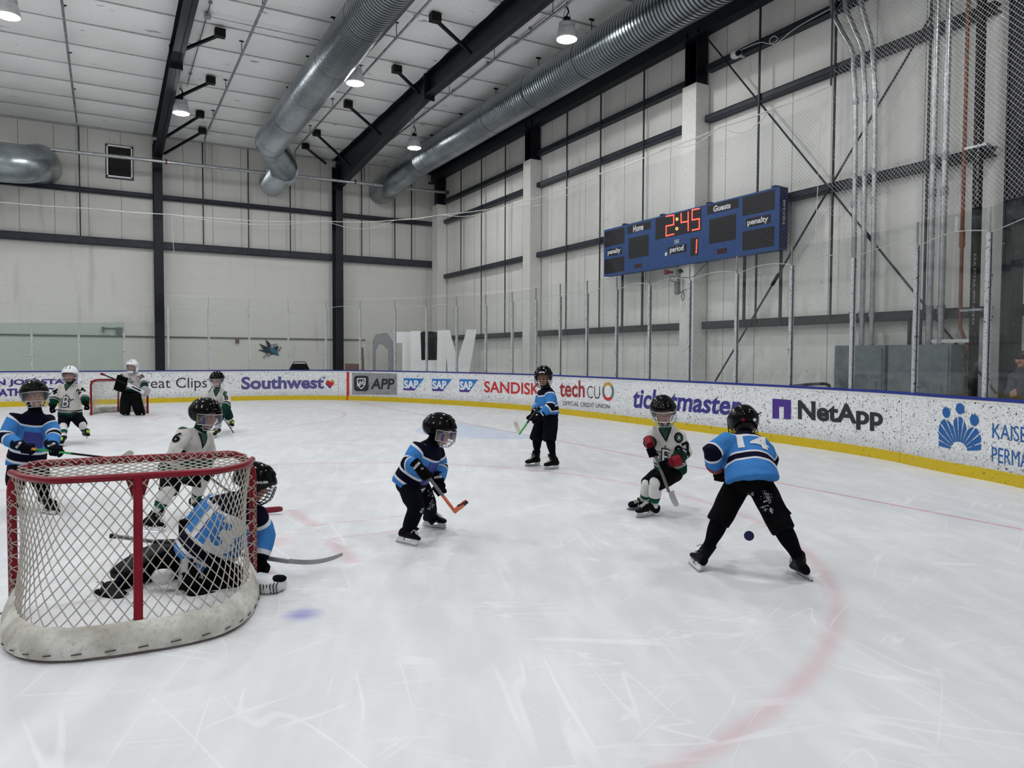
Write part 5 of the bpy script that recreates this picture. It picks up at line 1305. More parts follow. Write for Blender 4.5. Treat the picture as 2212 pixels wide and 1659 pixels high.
# ---- A: blue player at the left edge, behind the near goal
A, W, bv, F = person('blue jersey player at the left edge holding a green and black stick', dict(head=(74, 851, 7.65), neck=(76, 889, 7.68), pelvis=(57, 990, 7.75), shL=(105, 908, 7.78), shR=(28, 906, 7.55), elL=(117, 942, 7.6), elR=(13, 946, 7.4), wrL=(112, 962, 7.36), wrR=(42, 962, 7.22), haL=(120, 976, 7.24), haR=(59, 971, 7.14),
    hipL=(80, 1005, 7.8), hipR=(38, 1005, 7.7), knL=(91, 1043, 7.68), knR=(34, 1043, 7.55), anL=(95, 1079, 7.72), anR=(30, 1085, 7.55)), face=(.72, -.62, .12), feet=(((90, 1109), (105, 1112), 0), ((14, 1108), (38, 1114), 0)), grip=(1, .1, -.12), gl=('fab_navy', 'fab_navy', 'BAUER'), jw=1.0, hem=.08, hs=1.08)
ux, uy, n = front_axes(F); decal(bv, flat2d([[[(-.09, -.10), (.09, -.10), (.09, .10), (-.09, .10)]]], .03), lerp(F['hc'], W['neck'], .52) + ux * .0, ux, uy, A, M['decal_blue'], 'chest_patch', .004, .35, True)
S0, S1 = pp(56, 968, 7.12), pp(268, 993, 7.45)
hockey_stick('green and black stick held level by the blue player at the left edge', S0, S1, pp(292, 976, 7.42), 'green_paint', 'black', 'tape_white', 'amber', .45)
# ---- B: white 24
B_, W, bv, F = person('white and green jersey player with a white helmet and lime laced skates', dict(head=(151.5, 808, 13.5), neck=(151, 829, 13.6), pelvis=(152, 890, 13.65), shL=(171, 838, 13.6), shR=(131, 838, 13.6), elL=(183, 857, 13.5), elR=(118, 858, 13.5), wrL=(185, 871, 13.35), wrR=(113.5, 877, 13.4), haL=(187, 880, 13.3), haR=(114, 886, 13.3),
    hipL=(163, 898, 13.65), hipR=(141, 898, 13.65), knL=(177, 916, 13.5), knR=(137, 918, 13.4), anL=(184, 936, 13.55), anR=(137.5, 946, 13.15)), face=(.22, -.97, -.02), feet=(((183, 944), (191.5, 951), .10), ((139.5, 961), (131, 967), 0)), grip=(.5, -.8, -.2), jersey='jersey_white', sock='sock_white', lace='lace_lime', helm=('helm_white', 'visor', 'wire_black'), gl=('fab_black', 'fab_black'), jw=1.12, hem=.1, hs=1.12, vox=.013, thigh=1.05)
ux, uy, n = front_axes(F); crest(bv, lerp(F['hc'], W['neck'], .50), ux, uy, B_, .27); vneck(bv, F, W['neck'], B_, .85)
arm_num(bv, W, 'L', '24', .55, camdir((.55, -1, 0)), B_, .12); arm_num(bv, W, 'R', '24', .6, camdir((-.6, -1, 0)), B_, .12)
hockey_stick('dark stick pointing forward, held low by the player with the white helmet', pp(108, 884, 13.5), pp(168, 889, 13.0), pp(150, 893, 12.8), 'stick_grey', None, 'black')
# ---- C: distant goalie
C_, W, bv, F = person('goalkeeper in white jersey and black pads standing in the distant goal', dict(head=(286, 789.5, 19.5), neck=(286, 804, 19.6), pelvis=(286, 842, 19.7), shL=(300, 810, 19.6), shR=(271, 810, 19.6), elL=(313, 826, 19.5), elR=(258, 822, 19.5), wrL=(310, 839, 19.2), wrR=(262, 832, 19.3), haL=(309, 845, 19.1), haR=(266, 836, 19.15),
    hipL=(293, 846, 19.7), hipR=(279, 846, 19.7), knL=(298, 864, 19.55), knR=(276, 864, 19.55), anL=(305, 889, 19.75), anR=(273, 889, 19.7)), face=(0, -1, -.08), feet=(((303, 895.5), (308, 898.5), 0), ((274, 895), (270, 898.5), 0)), grip=(1, -.1, -.28), jersey='jersey_white', sock='sock_navy', helm=('helm_white', 'mask', 'wire_white'), gl=('fab_black', 'fab_black'), jw=1.35, hem=.02, hs=1.2, vox=.015, thigh=1.15, arms=(.9, .9))
ux, uy, n = front_axes(F); crest(bv, lerp(F['hc'], W['neck'], .50), ux, uy, C_, .25)
arm_num(bv, W, 'L', '28', .5, camdir((.7, -1, 0)), C_, .12); arm_num(bv, W, 'R', '28', .5, camdir((-.7, -1, 0)), C_, .12)
for q in 'LR': pad(C_, W['kn' + q], W['an' + q], camdir((0, -1, 0)), .30, .12, (.24, .08))
o = pp(261, 829, 19.1); ux = camdir((.94, -.2, -.3)); uz = camdir((.25, .0, .95)); link('blocker', MB().box(o, (.28, .08, .40), (ux, ux.cross(uz) * -1, uz)), M['fab_black'], C_)
o = pp(313, 845, 19.05); link('catching_glove', MB().ell(o, (MR * .13, MF * .07, MU * .14)), M['fab_grey'], C_, True)
t = thing('goalie_stick', 'black and white goalkeeper stick held across the body of the distant goalkeeper', 'stick', pp(262, 826, 18.95)); link('shaft', MB().bar(pp(222, 808.5, 19.1), pp(276, 831, 18.95), .03, .025), M['black'], t); link('paddle', MB().bar(pp(276, 831, 18.95), pp(311, 848, 18.85), .09, .028, MF), M['plastic_white'], t); link('butt_knob', MB().bar(pp(218, 807, 19.1), pp(224, 809.5, 19.1), .05, .05), M['fab_red'], t); link('paddle_mark', MB().bar(pp(286, 835.4, 18.92), pp(303, 843.6, 18.84), .03, .032, MF), M['black'], t)
# ---- D: white 8
D_, W, bv, F = person('white jersey player with dark helmet and number 8 sleeve, beyond the near goal', dict(head=(468.5, 818, 15.0), neck=(470, 839, 15.1), pelvis=(477, 880, 15.3), shL=(487, 850, 15.1), shR=(452, 848, 15.1), elL=(492, 869, 15.0), elR=(444, 862, 15.1), wrL=(482, 888, 14.8), wrR=(441, 877, 15.0), haL=(478, 897, 14.7), haR=(441, 884, 14.9),
    hipL=(487, 882, 15.3), hipR=(470, 884, 15.2), knL=(495, 902, 15.4), knR=(472, 906, 15.0), anL=(497, 915, 15.9), anR=(471, 930, 14.7)), face=(0, -.98, -.15), feet=(((496, 921), (504, 930), .08), ((472, 943), (461, 948), 0)), grip=(.5, -.3, -.8), jersey='jersey_white', sock='sock_white', lace='lace_lime', helm=('helm_black', 'visor', 'wire_white'), gl=('fab_green', 'fab_green'), pants='fab_green', jw=1.08, hem=.04, hs=1.15, vox=.013)
ux, uy, n = front_axes(F); crest(bv, lerp(F['hc'], W['neck'], .36), ux, uy, D_, .22); vneck(bv, F, W['neck'], D_, .85)
arm_num(bv, W, 'L', '8', .7, camdir((.3, -1, 0)), D_, .12); 
decal(bv, flat2d([[[(.04 * math.cos(a), .05 * math.sin(a)) for a in [k * .4 for k in range(16)]]]], .03), W['shL'] + MR * .02, MR, MU, D_, M['decal_green'], 'shoulder_patch')
link('strap', MB().tube([pp(460, 834, 14.8), pp(450.5, 848, 14.7)], .008, 6), M['black'], D_)
hockey_stick('dark stick pointing right, held low by the far white player', pp(474, 892, 14.75), pp(499.5, 927, 14.9), pp(507, 936, 14.7), 'stick_grey', None, 'black')
# ---- E: white 6
E_, W, bv, F = person('white jersey player with a number 6 sleeve behind the near goal', dict(head=(444, 893, 7.15), neck=(432, 930, 7.15), pelvis=(382, 1012, 7.2), shL=(446, 945, 7.35), shR=(397, 937, 7.0), elL=(452, 985, 7.35), elR=(377, 977, 6.88), wrL=(440, 1008, 7.2), wrR=(432, 1016, 6.95), haL=(455, 1018, 7.15), haR=(446, 1026, 6.98),
    hipL=(400, 1024, 7.35), hipR=(372, 1026, 7.08), knL=(436, 1035, 7.35), knR=(365, 1058, 6.9), anL=(421, 1085, 7.6), anR=(335, 1110, 6.85)), face=(.93, -.36, -.1), feet=(((408, 1108), (440, 1116), 0), ((303, 1147), (341, 1150), 0)), grip=(.8, .25, -.5), jersey='jersey_white', sock='sock_white', helm=('helm_black', 'visor_deep', 'wire_white'), jw=1.02, hem=.05, hs=1.12, pants='fab_black')
ux, uy, n = front_axes(F); crest(bv, lerp(F['hc'], W['neck'], .40), ux, uy, E_, .24); vneck(bv, F, W['neck'], E_, .85)
arm_num(bv, W, 'R', '6', .42, camdir((-.1, -1, .1)), E_, .115, 'decal_black', 'decal_grey')
decal(bv, flat2d([[[(.05 * math.cos(a), .03 * math.sin(a)) for a in [k * .4 for k in range(16)]]]], .02), W['shR'] + V((0, 0, .05)), MR, camdir((0, .7, .7)), E_, M['decal_green'], 'shoulder_patch')
hockey_stick('stick with a dark red blade lying on the ice behind the kneeling goalkeeper', pp(430, 1014, 6.95), atz(556, 1108, .02), atz(611, 1102, .03), 'stick_grey', None, 'stick_red', bh=.065)
# ---- G: blue player in the middle
G_, W, bv, F = person('blue jersey player in mid ice, bent forward with an orange stick', dict(head=(950, 926, 6.5), neck=(935, 957, 6.52), pelvis=(888, 1036, 6.55), shL=(944, 978, 6.7), shR=(901, 971, 6.38), elL=(952, 1010, 6.7), elR=(881, 1003, 6.25), wrL=(947, 1036, 6.55), wrR=(905, 1010, 6.15), haL=(949, 1056, 6.5), haR=(918, 1022, 6.12),
    hipL=(906, 1052, 6.68), hipR=(884, 1056, 6.45), knL=(925, 1086, 6.72), knR=(899, 1098, 6.32), anL=(931, 1119, 6.95), anR=(882, 1145, 6.38)), face=(.93, -.28, -.2), feet=(((917, 1137), (958, 1142), 0), ((857, 1171.5), (895, 1180), 0)), grip=(.6, .15, -.75), jw=1.0, hem=.07, long=True, hs=1.04, gl=('fab_black', 'fab_black', 'EASTON'), helm=('helm_black', 'visor_deep', 'wire_white'))
ux, uy, n = front_axes(F); decal(bv, flat2d([[[(-.08, -.11), (.08, -.11), (.08, .10), (-.08, .10)]]], .03), lerp(F['hc'], W['neck'], .48), ux, uy, G_, M['decal_blue'], 'chest_patch', .004, .35, True)
hockey_stick('stick with orange lower shaft and patterned blade held by the middle blue player', pp(912, 1012, 6.08), pp(984, 1107, 6.78), pp(1010, 1082, 6.8), 'stick_grey', 'orange', 'orange', None, .58, tape='black', bh=.065)
snow(W, G_, [(925, 1072, 8), (928, 1090, 12), (930, 1100, 9), (917, 1096, 4), (921, 1108, 4)], 6.45, 5)
# ---- H: distant blue player
H_, W, bv, F = person('blue jersey player standing upright near the far corner looking at the camera', dict(head=(1174, 812, 10.7), neck=(1179, 836, 10.75), pelvis=(1185, 893, 10.75), shL=(1187, 851, 10.6), shR=(1170, 850, 10.9), elL=(1189, 878, 10.5), elR=(1163, 876, 10.95), wrL=(1168, 896, 10.45), wrR=(1156, 888, 10.8), haL=(1155, 905, 10.45), haR=(1147, 900, 10.65),
    hipL=(1190, 905, 10.65), hipR=(1174, 905, 10.85), knL=(1187, 942, 10.55), knR=(1160, 942, 10.75), anL=(1195, 987, 10.55), anR=(1160, 980, 10.85)), face=(-.18, -.97, -.05), feet=(((1207, 1012), (1176, 1014.5), 0), ((1167, 1005), (1134, 1007.5), 0)), grip=(-.7, -.2, -.65), gl=('fab_black', 'fab_black', 'WARRIOR'), jw=1.0, hem=.02, hs=1.12, helm=('helm_black', 'cage', 'wire_black'), vox=.012, thigh=1.12, shinext=.05)
ux, uy, n = front_axes(F); link('helmet_sticker', MB().box(W['head'] + camdir((-.18, -.97, -.05)) * .155 + V((0, 0, .055)), (.075, .012, .028), (camdir((1, -.18, 0)), camdir((.18, 1, 0)), V((0, 0, 1)))), M['decal_white'], H_)
hockey_stick('short looking stick with a white taped blade held by the upright blue player', pp(1166, 876, 10.7), pp(1121, 938, 10.35), pp(1111, 913, 10.3), 'black', 'green_paint', 'tape_white', None, .62)
# ---- I: white 97 with red gloves
I_, W, bv, F = person('white jersey player with red gloves leaning into a turn', dict(head=(1432.5, 885, 7.5), neck=(1437, 921, 7.6), pelvis=(1448, 1008, 7.7), shL=(1466, 944, 7.6), shR=(1416, 936, 7.65), elL=(1480, 978, 7.6), elR=(1405, 955, 7.65), wrL=(1457, 997, 7.35), wrR=(1403, 958, 7.45), haL=(1434, 1005, 7.25), haR=(1409, 976, 7.3),
    hipL=(1456, 1022, 7.6), hipR=(1436, 1020, 7.8), knL=(1417, 1043, 7.38), knR=(1400, 1046, 7.65), anL=(1412, 1097, 7.5), anR=(1391, 1083, 7.8)), face=(.06, -.95, -.2), hup=(-.1, 0, 1), feet=(((1414, 1113), (1375, 1119), 0), ((1393, 1097), (1358, 1100.5), 0)), grip=(.35, -.1, -.93), jersey='jersey_white', sock='sock_white', gl=('fab_black', 'fab_red'), jw=1.05, hem=.05, hs=1.1, pants='fab_black', arms=(.85, .9))
ux, uy, n = front_axes(F); ox = lerp(F['hc'], W['neck'], .42); crest(bv, ox - MR * .06, MR, F['ax'], I_, .22); vneck(bv, F, W['neck'], I_, .85)
arm_num(bv, W, 'L', '97', .72, camdir((-.25, -1, .05)), I_, .14)
decal(bv, flat2d([[[(.05 * math.cos(k * .3), .055 * math.sin(k * .3)) for k in range(21)]]], .03), W['shL'] + MR * -.02, MR, MU, I_, M['decal_black'], 'shoulder_patch')
decal(bv, flat2d([[[(.034 * math.cos(k * .3), .038 * math.sin(k * .3)) for k in range(21)]]], .03), W['shL'] + MR * -.02, MR, MU, I_, M['decal_green'], 'shoulder_patch', .006)
decal(bv, text2d('A', (-.016, -.02, .016, .02), .03, 0, .03), W['shL'] + MR * -.02, MR, MU, I_, M['decal_white'], 'shoulder_patch', .008)
hockey_stick('dark stick with a pale blade tip held by the player with red gloves', pp(1409, 966, 7.3), pp(1445, 1063, 7.15), pp(1457.5, 1096, 7.1), 'stick_grey', None, 'fab_grey', 'tape_white', bh=.05)
# ---- J: blue player seen from behind
J_, W, bv, F = person('blue jersey player with number 14 seen from behind, legs spread wide', dict(head=(1605, 912, 5.85), neck=(1607, 944, 5.78), pelvis=(1619, 1026, 5.5), shL=(1569, 957, 5.62), shR=(1642, 962, 5.62), elL=(1537, 978, 5.5), elR=(1662, 990, 5.7), wrL=(1545, 1008, 5.6), wrR=(1655, 1015, 5.9), haL=(1557, 1026, 5.72), haR=(1640, 1026, 6.0),
    hipL=(1592, 1050, 5.56), hipR=(1643, 1048, 5.5), knL=(1560, 1112, 5.52), knR=(1683, 1128, 5.32), anL=(1529, 1186, 5.6), anR=(1727, 1208, 5.33)), face=(.02, .92, -.38), feet=(((1507, 1235), (1489, 1219), 0), ((1757, 1257), (1722, 1236), 0)), grip=(.8, .5, -.2), gl=('fab_black', 'fab_red'), jw=1.05, hem=.05, hs=1.0, helm=('helm_black', 'cage', 'wire_black'), pants='fab_black', thigh=1.0, wobble=.012, shinext=.05, lace='fab_grey', arms=(.9, .9), hd_=1.15, hoff=.05, htilt=.09)
ux = F['sh']; n = ux.cross(F['ax']); ux = ux if n.dot(MF) < 0 else -ux
number(bv, '14', lerp(F['hc'], W['neck'], .57) + ux * .01, ux, F['ax'], J_, .15, 'decal_white', w=.24)
for dx in (-.045, .045):
    p = W['head'] + V((0, 0, .0)) - camdir((0, .92, -.38)) * .148 + MR * dx - MU * .03; link('helmet_sticker', MB().tube([p, p - MF * .012], .013, 14), M['decal_white' if dx > 0 else 'fab_red'], J_)
hq = camdir((.02, .92, -.38)); link('hair', MB().ell(W['head'] - hq * .045 - V((0, 0, .055)), (MR * .078, hq * .07, V((0, 0, .075)))), M['hair'], J_, True)
link('helmet_strap', MB().tube([pp(1628, 905, 5.8), pp(1634, 897, 5.78), pp(1645, 891, 5.75)], .005, 5), M['black'], J_)
link('loose_strap', MB().bar(pp(1684, 1083, 5.3), pp(1708, 1111, 5.25), .02, .005, MF), M['fab_black'], J_)
snow(W, J_, [(1671, 1074, 9), (1668, 1090, 11), (1674, 1082, 8), (1664, 1104, 6), (1645, 1078, 5), (1676, 1108, 4)], 5.2, 9)
# ---- F: kneeling goalkeeper in the near goal
F_, W, bv, F = person('goalkeeper in blue jersey number 13 kneeling in the near goal with one leg out', dict(head=(551, 1040, 5.42), neck=(521, 1080, 5.38), pelvis=(437, 1204, 5.3), shL=(462, 1094, 5.5), shR=(552, 1118, 5.40), elL=(424, 1134, 5.55), elR=(567, 1158, 5.42), wrL=(420, 1165, 5.62), wrR=(556, 1210, 5.34), haL=(398, 1172, 5.58), haR=(563, 1236, 5.3),
    hipL=(412, 1212, 5.42), hipR=(462, 1236, 5.18), knL=(322, 1228, 5.3), knR=(530, 1268, 5.25), anL=(238, 1276, 5.0), anR=(405, 1262, 5.0)), face=(.84, .40, -.34), feet=(((240, 1320), (186, 1292), 0, 0, 4.80, 4.9), ((380, 1284), (388, 1216), 0, 0, 4.96, 4.98)), grip=(1, 0, -.05), jw=1.32, hem=.05, hs=1.05, helm=('helm_black', 'cage', 'wire_black'), pants='fab_black', wobble=.012, arms=(.95, .95), thigh=1.2, tsk=.5, ykk=1.15)
ux = F['sh']; n = ux.cross(F['ax']); ux = ux if n.dot(MF) < 0 else -ux
number(bv, '13', lerp(F['hc'], W['neck'], .56) + ux * .07, ux, F['ax'], F_, .29, 'decal_white', w=.29, sp=1.2)
pad(F_, W['knL'], W['anL'], camdir((-.15, -.25, 1)), .25, .10, (.30, -.09)); pad(F_, W['knR'], W['anR'], camdir((.1, -.3, -1)), .19, .07, (.06, .0))
link('knee_cradle', MB().ell(pp(352, 1246, 5.05), (MR * .08, MF * .05, MU * .055)), M['plastic_white'], F_, True)
hb_ = [c_ for c_ in F_.children if c_.name.startswith('helmet')][0]; pm_ = [v.co + ROOT[F_.name] for v in hb_.data.vertices]; hbv = BVHTree.FromPolygons([tuple(q_) for q_ in pm_], [tuple(pl.vertices) for pl in hb_.data.polygons]); decal(hbv, text2d('BAUER', (-.038, -.009, .038, .009), .05, .1, .02), pp(565, 1043, 5.3), camdir((.97, .1, -.06)), camdir((.05, 0, 1)), hb_, M['decal_white'], 'helmet_lettering', .003)
o = pp(582, 1262, 5.06)
cg = link('catching_glove', MB().loft([(o + MR * x, MF * a, MU * b) for x, a, b in ((-.15, .05, .05), (-.08, .09, .078), (.02, .11, .060), (.08, .09, .045), (.11, .04, .025))], 20, 2.6), M['plastic_white'], F_, True)
link('pocket', MB().ell(o + MR * .055 + MU * .036, (MR * .062, MF * .075, MU * .024)), M['fab_black'], cg, True)
m = MB()
for k in range(7): a = -.05 + k * .022; m.tube([o + MR * a - MU * .04 - MF * .09, o + MR * a + MU * .02 - MF * .112, o + MR * a + MU * .045 - MF * .04, o + MR * a + MU * .05 + MF * .05], .004, 5)
link('glove_lacing', m, M['wire_black'], cg)
bl = pp(413, 1156, 5.55); link('blocker', MB().box(bl, (.10, .2, .26), (MR, MF, MU)), M['fab_black'], F_)
m = MB(); pts = [pp(239, 1157, 5.6), pp(333, 1170, 5.6), pp(553, 1204, 5.5), pp(625, 1213, 5.45)]
t = thing('goalie_stick', 'long grey goalkeeper stick running under the kneeling goalkeeper with a curved blade', 'stick', pts[-1])
link('shaft', MB().bar(pts[0], pts[1], .028, .022), M['stick_grey'], t); link('grip', MB().bar(pts[1], pp(384, 1172, 5.6), .034, .03), M['black'], t); link('paddle', MB().bar(pp(384, 1176, 5.6), pts[3], .02, .03), M['fab_grey'], t); link('butt_tape', MB().bar(pts[0], pp(250, 1158.5, 5.6), .036, .03), M['black'], t)
R = []
for k in range(11):
    q = k / 10; x, y = 625 + 115 * q, 1213 + 9 * math.sin(q * 1.7) - 24 * q ** 2.2; p = pp(x, y, 5.45 + .12 * q)
    hh = .042 * (1 - .3 * q ** 6); R.append([p - MU * hh * .3 - MF * .006, p + MU * hh * .5 - MF * .006, p + MU * hh * .5 + MF * .006, p - MU * hh * .3 + MF * .006])
link('blade', MB().rings(R), M['fab_grey'], t)

# ---- spectator behind the glass
sk = lambda x, y, d=13.0: pp(x, y, d)
sp = aty
dK = 11.35
c = pp(2209, 776, dK); f = camdir((.25, -.8, -.5)); u = (V((0, 0, 1)) - f * f.z).normalized(); r = f.cross(u)
N = pp(2209, 797, dK); Pv = pp(2212, 890, dK); mb = MB()
sd = camdir((.97, .2, 0)); fr = camdir((-.2, .97, 0))
mb.loft([(lerp(Pv, N, t_), sd * a, fr * b) for t_, a, b in ((-1.1, .12, .1), (-.1, .15, .11), (.5, .16, .11), (.88, .17, .09), (.98, .06, .06))], 18); mb.tube([lerp(Pv, N, .9), N, c], [.07, .06, .055], 12); build_head(mb, c, f, u, r, 1.12)
eL, wL, hL = pp(2180, 852, dK - .1), pp(2176, 868, dK - .3), pp(2186, 850, dK - .42)
sL = pp(2192, 812, dK); mb.tube([sL, eL, pp(2186, 855, dK - .35)], [.05, .04, .027], 10)
hnd = pp(2187, 850, dK - .4); mb.ell(hnd, (MR * .04, MF * .025, MU * .045))
for k in range(4): q = hnd + MU * (.03 - k * .02); mb.tube([q - MR * .02 - MF * .02, q + MR * .02 - MF * .035, q + MR * .045 - MF * .02, q + MR * .05 + MF * .01], [.011, .0105, .010, .008], 8)
mb.tube([hnd + MU * .03 - MF * .01, hnd + MU * .06 + MR * .02 - MF * .02, hnd + MU * .065 + MR * .045 - MF * .02], [.014, .012, .009], 8)
for q in (-1, 1): mb.tube([Pv + sd * q * .08, Pv + sd * q * .09 - V((0, 0, .45)), V((Pv.x + sd.x * q * .09, Pv.y + sd.y * q * .09, .05))], [.09, .06, .045], 12)
bm_ = remesh(mb, .01, 1)
K_ = link('person', bm_, M['skin'], None, 'full', loc=V((Pv.x, Pv.y, 0))); tag(K_, 'dark haired spectator in a grey jacket behind the glass at the right edge', 'person')
lip, brow = [], []
for p in bm_.v:
    q = (p - c) / 1.12; x, y, z = q.dot(r), q.dot(f), q.dot(u); lip.append(max(0, 1 - math.hypot(x / .026, (z + .083) / .009)) if y > .05 else 0); brow.append(max(0, 1 - math.hypot((abs(x) - .03) / .022, (z + .012) / .006)) if y > .05 else 0)
attr(K_, 'lip', lip); attr(K_, 'brow', brow); attr(K_, 'cheek', [0] * len(lip))
for q in (-1, 1): link('eye', MB().ell(c + (r * q * .03 + f * .078 - u * .031) * 1.12, (r * .012, f * .01, u * .008), 10, 6), M['eye_dark'], K_, True)
m = MB()
for q in (-1, 1): m.tube([c + (r * q * (.033 + .024 * math.cos(a)) + f * .098 + u * (-.033 + .017 * math.sin(a))) * 1.12 for a in [k * .524 for k in range(13)]], .0022, 5); m.tube([c + (r * q * .057 + f * .098 - u * .03) * 1.12, c + (r * q * .08 + f * .0 - u * .025) * 1.12], .0022, 5)
link('glasses', m, M['black'], K_)
hb = MB().ell(c + u * .03 - f * .02, (r * .092, f * .108, u * .095), 20, 12); hb.v = [p if (p - c).dot(u) > .012 or (p - c).dot(f) < .02 else p - f * .05 for p in hb.v]; link('hair', hb, M['hair'], K_, True)
mb = MB().loft([(lerp(Pv, N, t_), sd * a, fr * b) for t_, a, b in ((-.25, .21, .15), (.0, .21, .15), (.5, .22, .15), (.82, .21, .12), (.95, .11, .09), (1.05, .075, .075))], 22, 2.3)
mb.tube([pp(2200, 812, dK), sL, eL, pp(2180, 858, dK - .28)], [.07, .08, .07, .055], 14); mb.tube([pp(2225, 812, dK), pp(2238, 850, dK), pp(2215, 860, dK - .3)], [.08, .07, .055], 14)
link('jacket', remesh(mb, .013, 3), M['jacket'], K_, 'full'); link('collar', MB().tube([N - V((0, 0, .03)), N + V((0, 0, .03))], [.085, .075], 14), M['black'], K_, True)
link('trousers', remesh(MB().ell(Pv - V((0, 0, .1)), (sd * .17, fr * .13, V((0, 0, .16)))).tube([Pv + sd * .09 - V((0, 0, .1)), V((Pv.x + sd.x * .09, Pv.y + sd.y * .09, .03))], [.11, .09], 14).tube([Pv - sd * .09 - V((0, 0, .1)), V((Pv.x - sd.x * .09, Pv.y - sd.y * .09, .03))], [.11, .09], 14), .015, 2), M['fab_black'], K_, 'full')
# ================================================================ goals
def goal(label, cx, cy, ang, wid, hgt, toward, cell, dcell):
    """opening plane through (cx, cy); toward = +1 when the back points to -Y"""
    a = math.radians(ang); ex = V((math.cos(a), math.sin(a), 0)); ey = V((math.sin(a), -math.cos(a), 0)) * toward; Z = V((0, 0, 1))
    O = V((cx, cy, 0)); P = lambda x, y, z: O + ex * x + ey * y + Z * z; w = wid / 2
    t = thing('hockey_goal', label, 'goal', O, 'small hockey goals')
    def arcp(x0, z0, r, a0, a1, n=6): return [(x0 + r * math.cos(math.radians(a0 + (a1 - a0) * k / n)), z0 + r * math.sin(math.radians(a0 + (a1 - a0) * k / n))) for k in range(n + 1)]
    rc = .16
    fr = [(-w, 0)] + arcp(-w + rc, hgt - rc, rc, 180, 90) + arcp(w - rc, hgt - rc, rc, 90, 0) + [(w, 0)]
    link('front_frame', MB().tube([P(x, 0, z) for x, z in fr], .027, 14), M['red_pipe'], t, True)
    tb = hgt - .045; dt, db = .47, .98
    def ucurve(d, k=.42, z=0., wo=0.):  # back outline from left post round to right post
        pts = [(-w - wo, 0)]; r = .34
        ctrl = [(-w, 0), (-w + .10, d * .5), (-w + .24, d * .88), (-w * .5, d * .97), (0, d), (w * .5, d * .97), (w - .22, d * .88), (w - .07, d * .5), (w, 0)] if z > .5 else [(-w - wo, 0), (-w + .02, d * .35), (-w + .11, d * .72), (-w * .55, d * .94), (0, d), (w * .55, d * .94), (w - .14, d * .72), (w - .04, d * .35), (w, 0)]
        return [P(x, y, z) for x, y in catmull(ctrl, 8)]
    top = ucurve(dt, z=tb); bot = ucurve(db, z=.03, wo=.015)
    link('top_frame', MB().tube(top, .022, 12), M['red_pipe'], t, True)
    link('base_frame', MB().tube(bot, .026, 12), M['red_pipe'], t, True)
    link('centre_post', MB().tube([P(0, dt, tb), P(0, dt + .02, tb - .06), P(0, db - .03, .03)], [.028, .026, .024], 12), M['red_pipe'], t, True)
    link('gusset', MB().prism([(-.07, 0), (.07, 0), (.028, -.14), (-.028, -.14)], P(0, dt + .0, tb), ex, Z, .006), M['red_pipe'], t)
    # the netting: diamonds over back/sides and the roof
    n = len(top); cum = [0.]
    for k in range(1, n): cum.append(cum[-1] + ((bot[k] - bot[k - 1]).length + (top[k] - top[k - 1]).length) / 2)
    Lt = cum[-1]
    def S(u, v):  # u along the outline (m), v from base 0 to top 1
        u = max(0, min(Lt, u)); k = 0
        while k < n - 2 and cum[k + 1] < u: k += 1
        q = (u - cum[k]) / max(1e-6, cum[k + 1] - cum[k]); b = lerp(bot[k], bot[k + 1], q); tt_ = lerp(top[k], top[k + 1], q)
        p = lerp(b, tt_, v); s = math.sin(math.pi * v) * .05; ctr = P(0, .35, p.z); dr = (ctr - p); dr.z = 0
        return p + dr.normalized() * s * (0 if u < .05 or u > Lt - .05 else 1) + Z * .0
    mb = MB(); nv = round((hgt) / cell / 1.25); nu = round(Lt / cell)
    r_ = dcell
    for i in range(-nv - 1, nu + nv + 2):
        for sg in (1, -1):
            run = []
            for j in range(nv * 4 + 1):
                v = j / (nv * 4); u = (i + sg * j / 4 * 1.0 + (.0 if sg > 0 else 0)) * Lt / nu
                if 0 <= u <= Lt: run.append(S(u, v))
                elif len(run) > 1: mb.tube(run, r_, 5, False); run = []
                else: run = []
            if len(run) > 1: mb.tube(run, r_, 5, False)
    link('back_net', mb, M['net_white'], t, True)
    mb = MB(); nu2 = round(wid / cell); nv2 = max(3, round(dt / cell / 1.2))
    def T(u, v):
        x = -w + wid * u; k = int(u * (n - 1)); b = None
        # depth of the top outline at this x
        best = 0.
        for a_, c_ in zip(top, top[1:]):
            xa, xc = (a_ - O).dot(ex), (c_ - O).dot(ex)
            if min(xa, xc) - 1e-6 <= x <= max(xa, xc) + 1e-6 and abs(xc - xa) > 1e-6: best = max(best, (a_ - O).dot(ey) + ((c_ - O).dot(ey) - (a_ - O).dot(ey)) * (x - xa) / (xc - xa))
        return P(x, best * v, hgt + (tb - hgt) * v - .02 * math.sin(math.pi * v))
    for i in range(-nv2 - 1, nu2 + nv2 + 2):
        for sg in (1, -1):
            run = []
            for j in range(nv2 * 2 + 1):
                v = j / (nv2 * 2); u = (i + sg * j / 2) / nu2
                if 0.02 <= u <= .98: run.append(T(u, v))
                elif len(run) > 1: mb.tube(run, r_, 5, False); run = []
                else: run = []
            if len(run) > 1: mb.tube(run, r_, 5, False)
    link('roof_net', mb, M['net_white'], t, True)
    # lacing round the front frame
    mb = MB(); rng = random.Random(3)
    loop = [(-w, .1 + k * .045) for k in range(int((hgt - .25) / .045))] + [(-w + .1 + k * .045, hgt) for k in range(int((wid - .2) / .045))] + [(w, .1 + k * .045) for k in range(int((hgt - .25) / .045))]
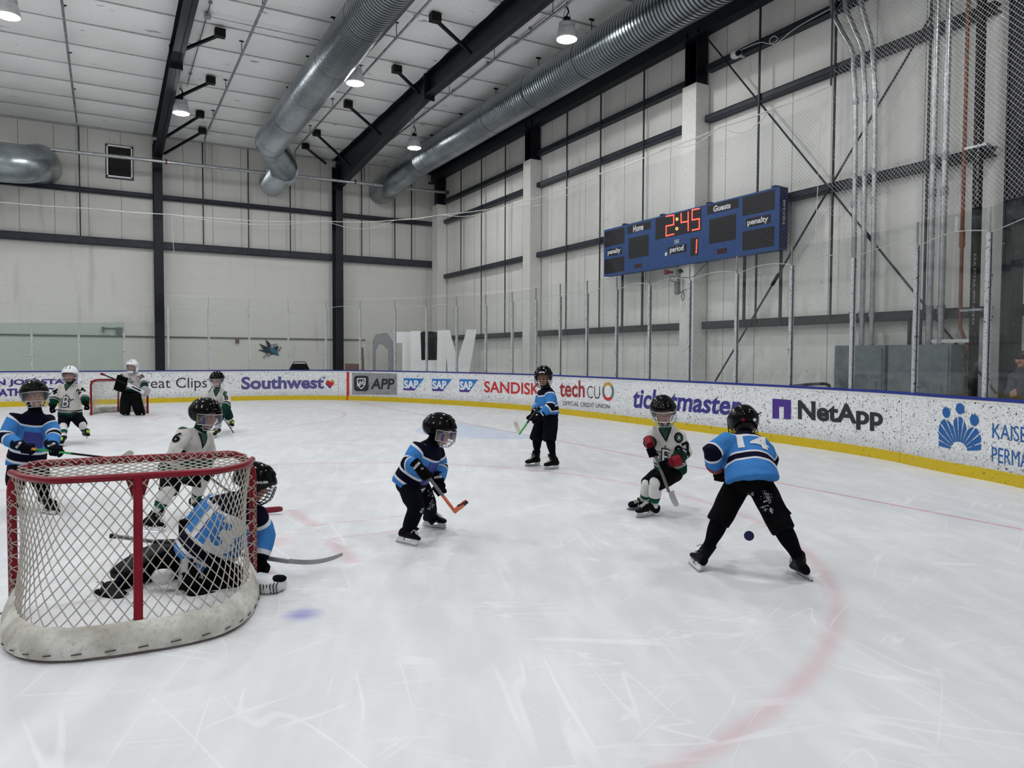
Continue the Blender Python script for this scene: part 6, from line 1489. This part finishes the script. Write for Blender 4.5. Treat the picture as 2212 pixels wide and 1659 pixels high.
    for x, z in loop:
        b = P(x, .0, z); o1 = (V((0, 0, 1)) if z >= hgt else ex)
        d_ = ex if z >= hgt else Z
        mb.tube([b + ey * .03 - d_ * .02, b + ey * .02 + o1 * (.022 if z >= hgt else math.copysign(.018, x)), b + ey * .05 + d_ * .03 * rng.uniform(.6, 1.2)], r_ * .9, 5)
        if rng.random() < .7: mb.tube([b + ey * .035, b + ey * .05 + d_ * rng.uniform(-.03, .04) + o1 * rng.uniform(-.01, .03)], r_ * .9, 5)
    link('lacing', mb, M['net_white'], t, True)
    # padded skirt on the base
    rs = []; m_ = len(bot)
    for k in range(m_):
        b = bot[k]; tg_ = (bot[min(k + 1, m_ - 1)] - bot[max(k - 1, 0)]).normalized(); ou = V((tg_.y, -tg_.x, 0)); ou = ou if (b - P(0, .3, 0)).dot(ou) > 0 else -ou
        hh = .135 + (.03 if k < 7 or k > m_ - 8 else 0)
        q = []
        for aa, bb in ((.035, .0), (.04, .05), (.0, hh), (-.035, hh + .01), (-.05, hh - .005), (-.045, .05), (-.03, .0)):
            q.append(V((b.x, b.y, 0)) + ou * (aa - bb * .12) + Z * (.018 + bb + .006 * noise.noise(V((b.x * 9, b.y * 9, bb * 20)))))
        rs.append(q)
    sk_ = link('skirt', MB().rings(rs), M['skirt'], t, True)
    mb = MB()
    for k in range(2, m_ - 3, 3):
        for hh, of in ((.125, .006), (.045, .045)):
            p0 = S(0, 0); b0, b1 = bot[k], bot[k + 1]; tg_ = (b1 - b0).normalized(); ou = V((tg_.y, -tg_.x, 0)); ou = ou if (b0 - P(0, .3, 0)).dot(ou) > 0 else -ou
            mb.tube([V((b0.x, b0.y, 0)) + ou * (of - .014 if hh > .1 else of) + Z * hh, V((b1.x, b1.y, 0)) + ou * (of - .014 if hh > .1 else of) + Z * (hh + .004)], .004, 5)
    link('skirt_stitching', mb, M['rod'], sk_)
    return t
goal('small red goal in the foreground seen from behind with a dirty white skirt', .18, 5.41, -3.0, 1.42, .94, 1, .070, .0036)
goal('small red goal by the far boards facing the camera', .30, 22.62, 2.0, 1.36, .95, -1, .075, .004)
# puck in the air
o = pp(1618, 1157.5, 5.75); ax = camdir((-.25, -.93, .22)); t = thing('hockey_puck', 'blue puck in the air between the legs of the player seen from behind', 'puck', o)
link('face', MB().tube([o, o + ax * .0135], [.0345, .0345], 28), M['puck'], t); link('rim', MB().tube([o - ax * .0127, o + ax * .0122], .038, 28), M['puck_rim'], t)
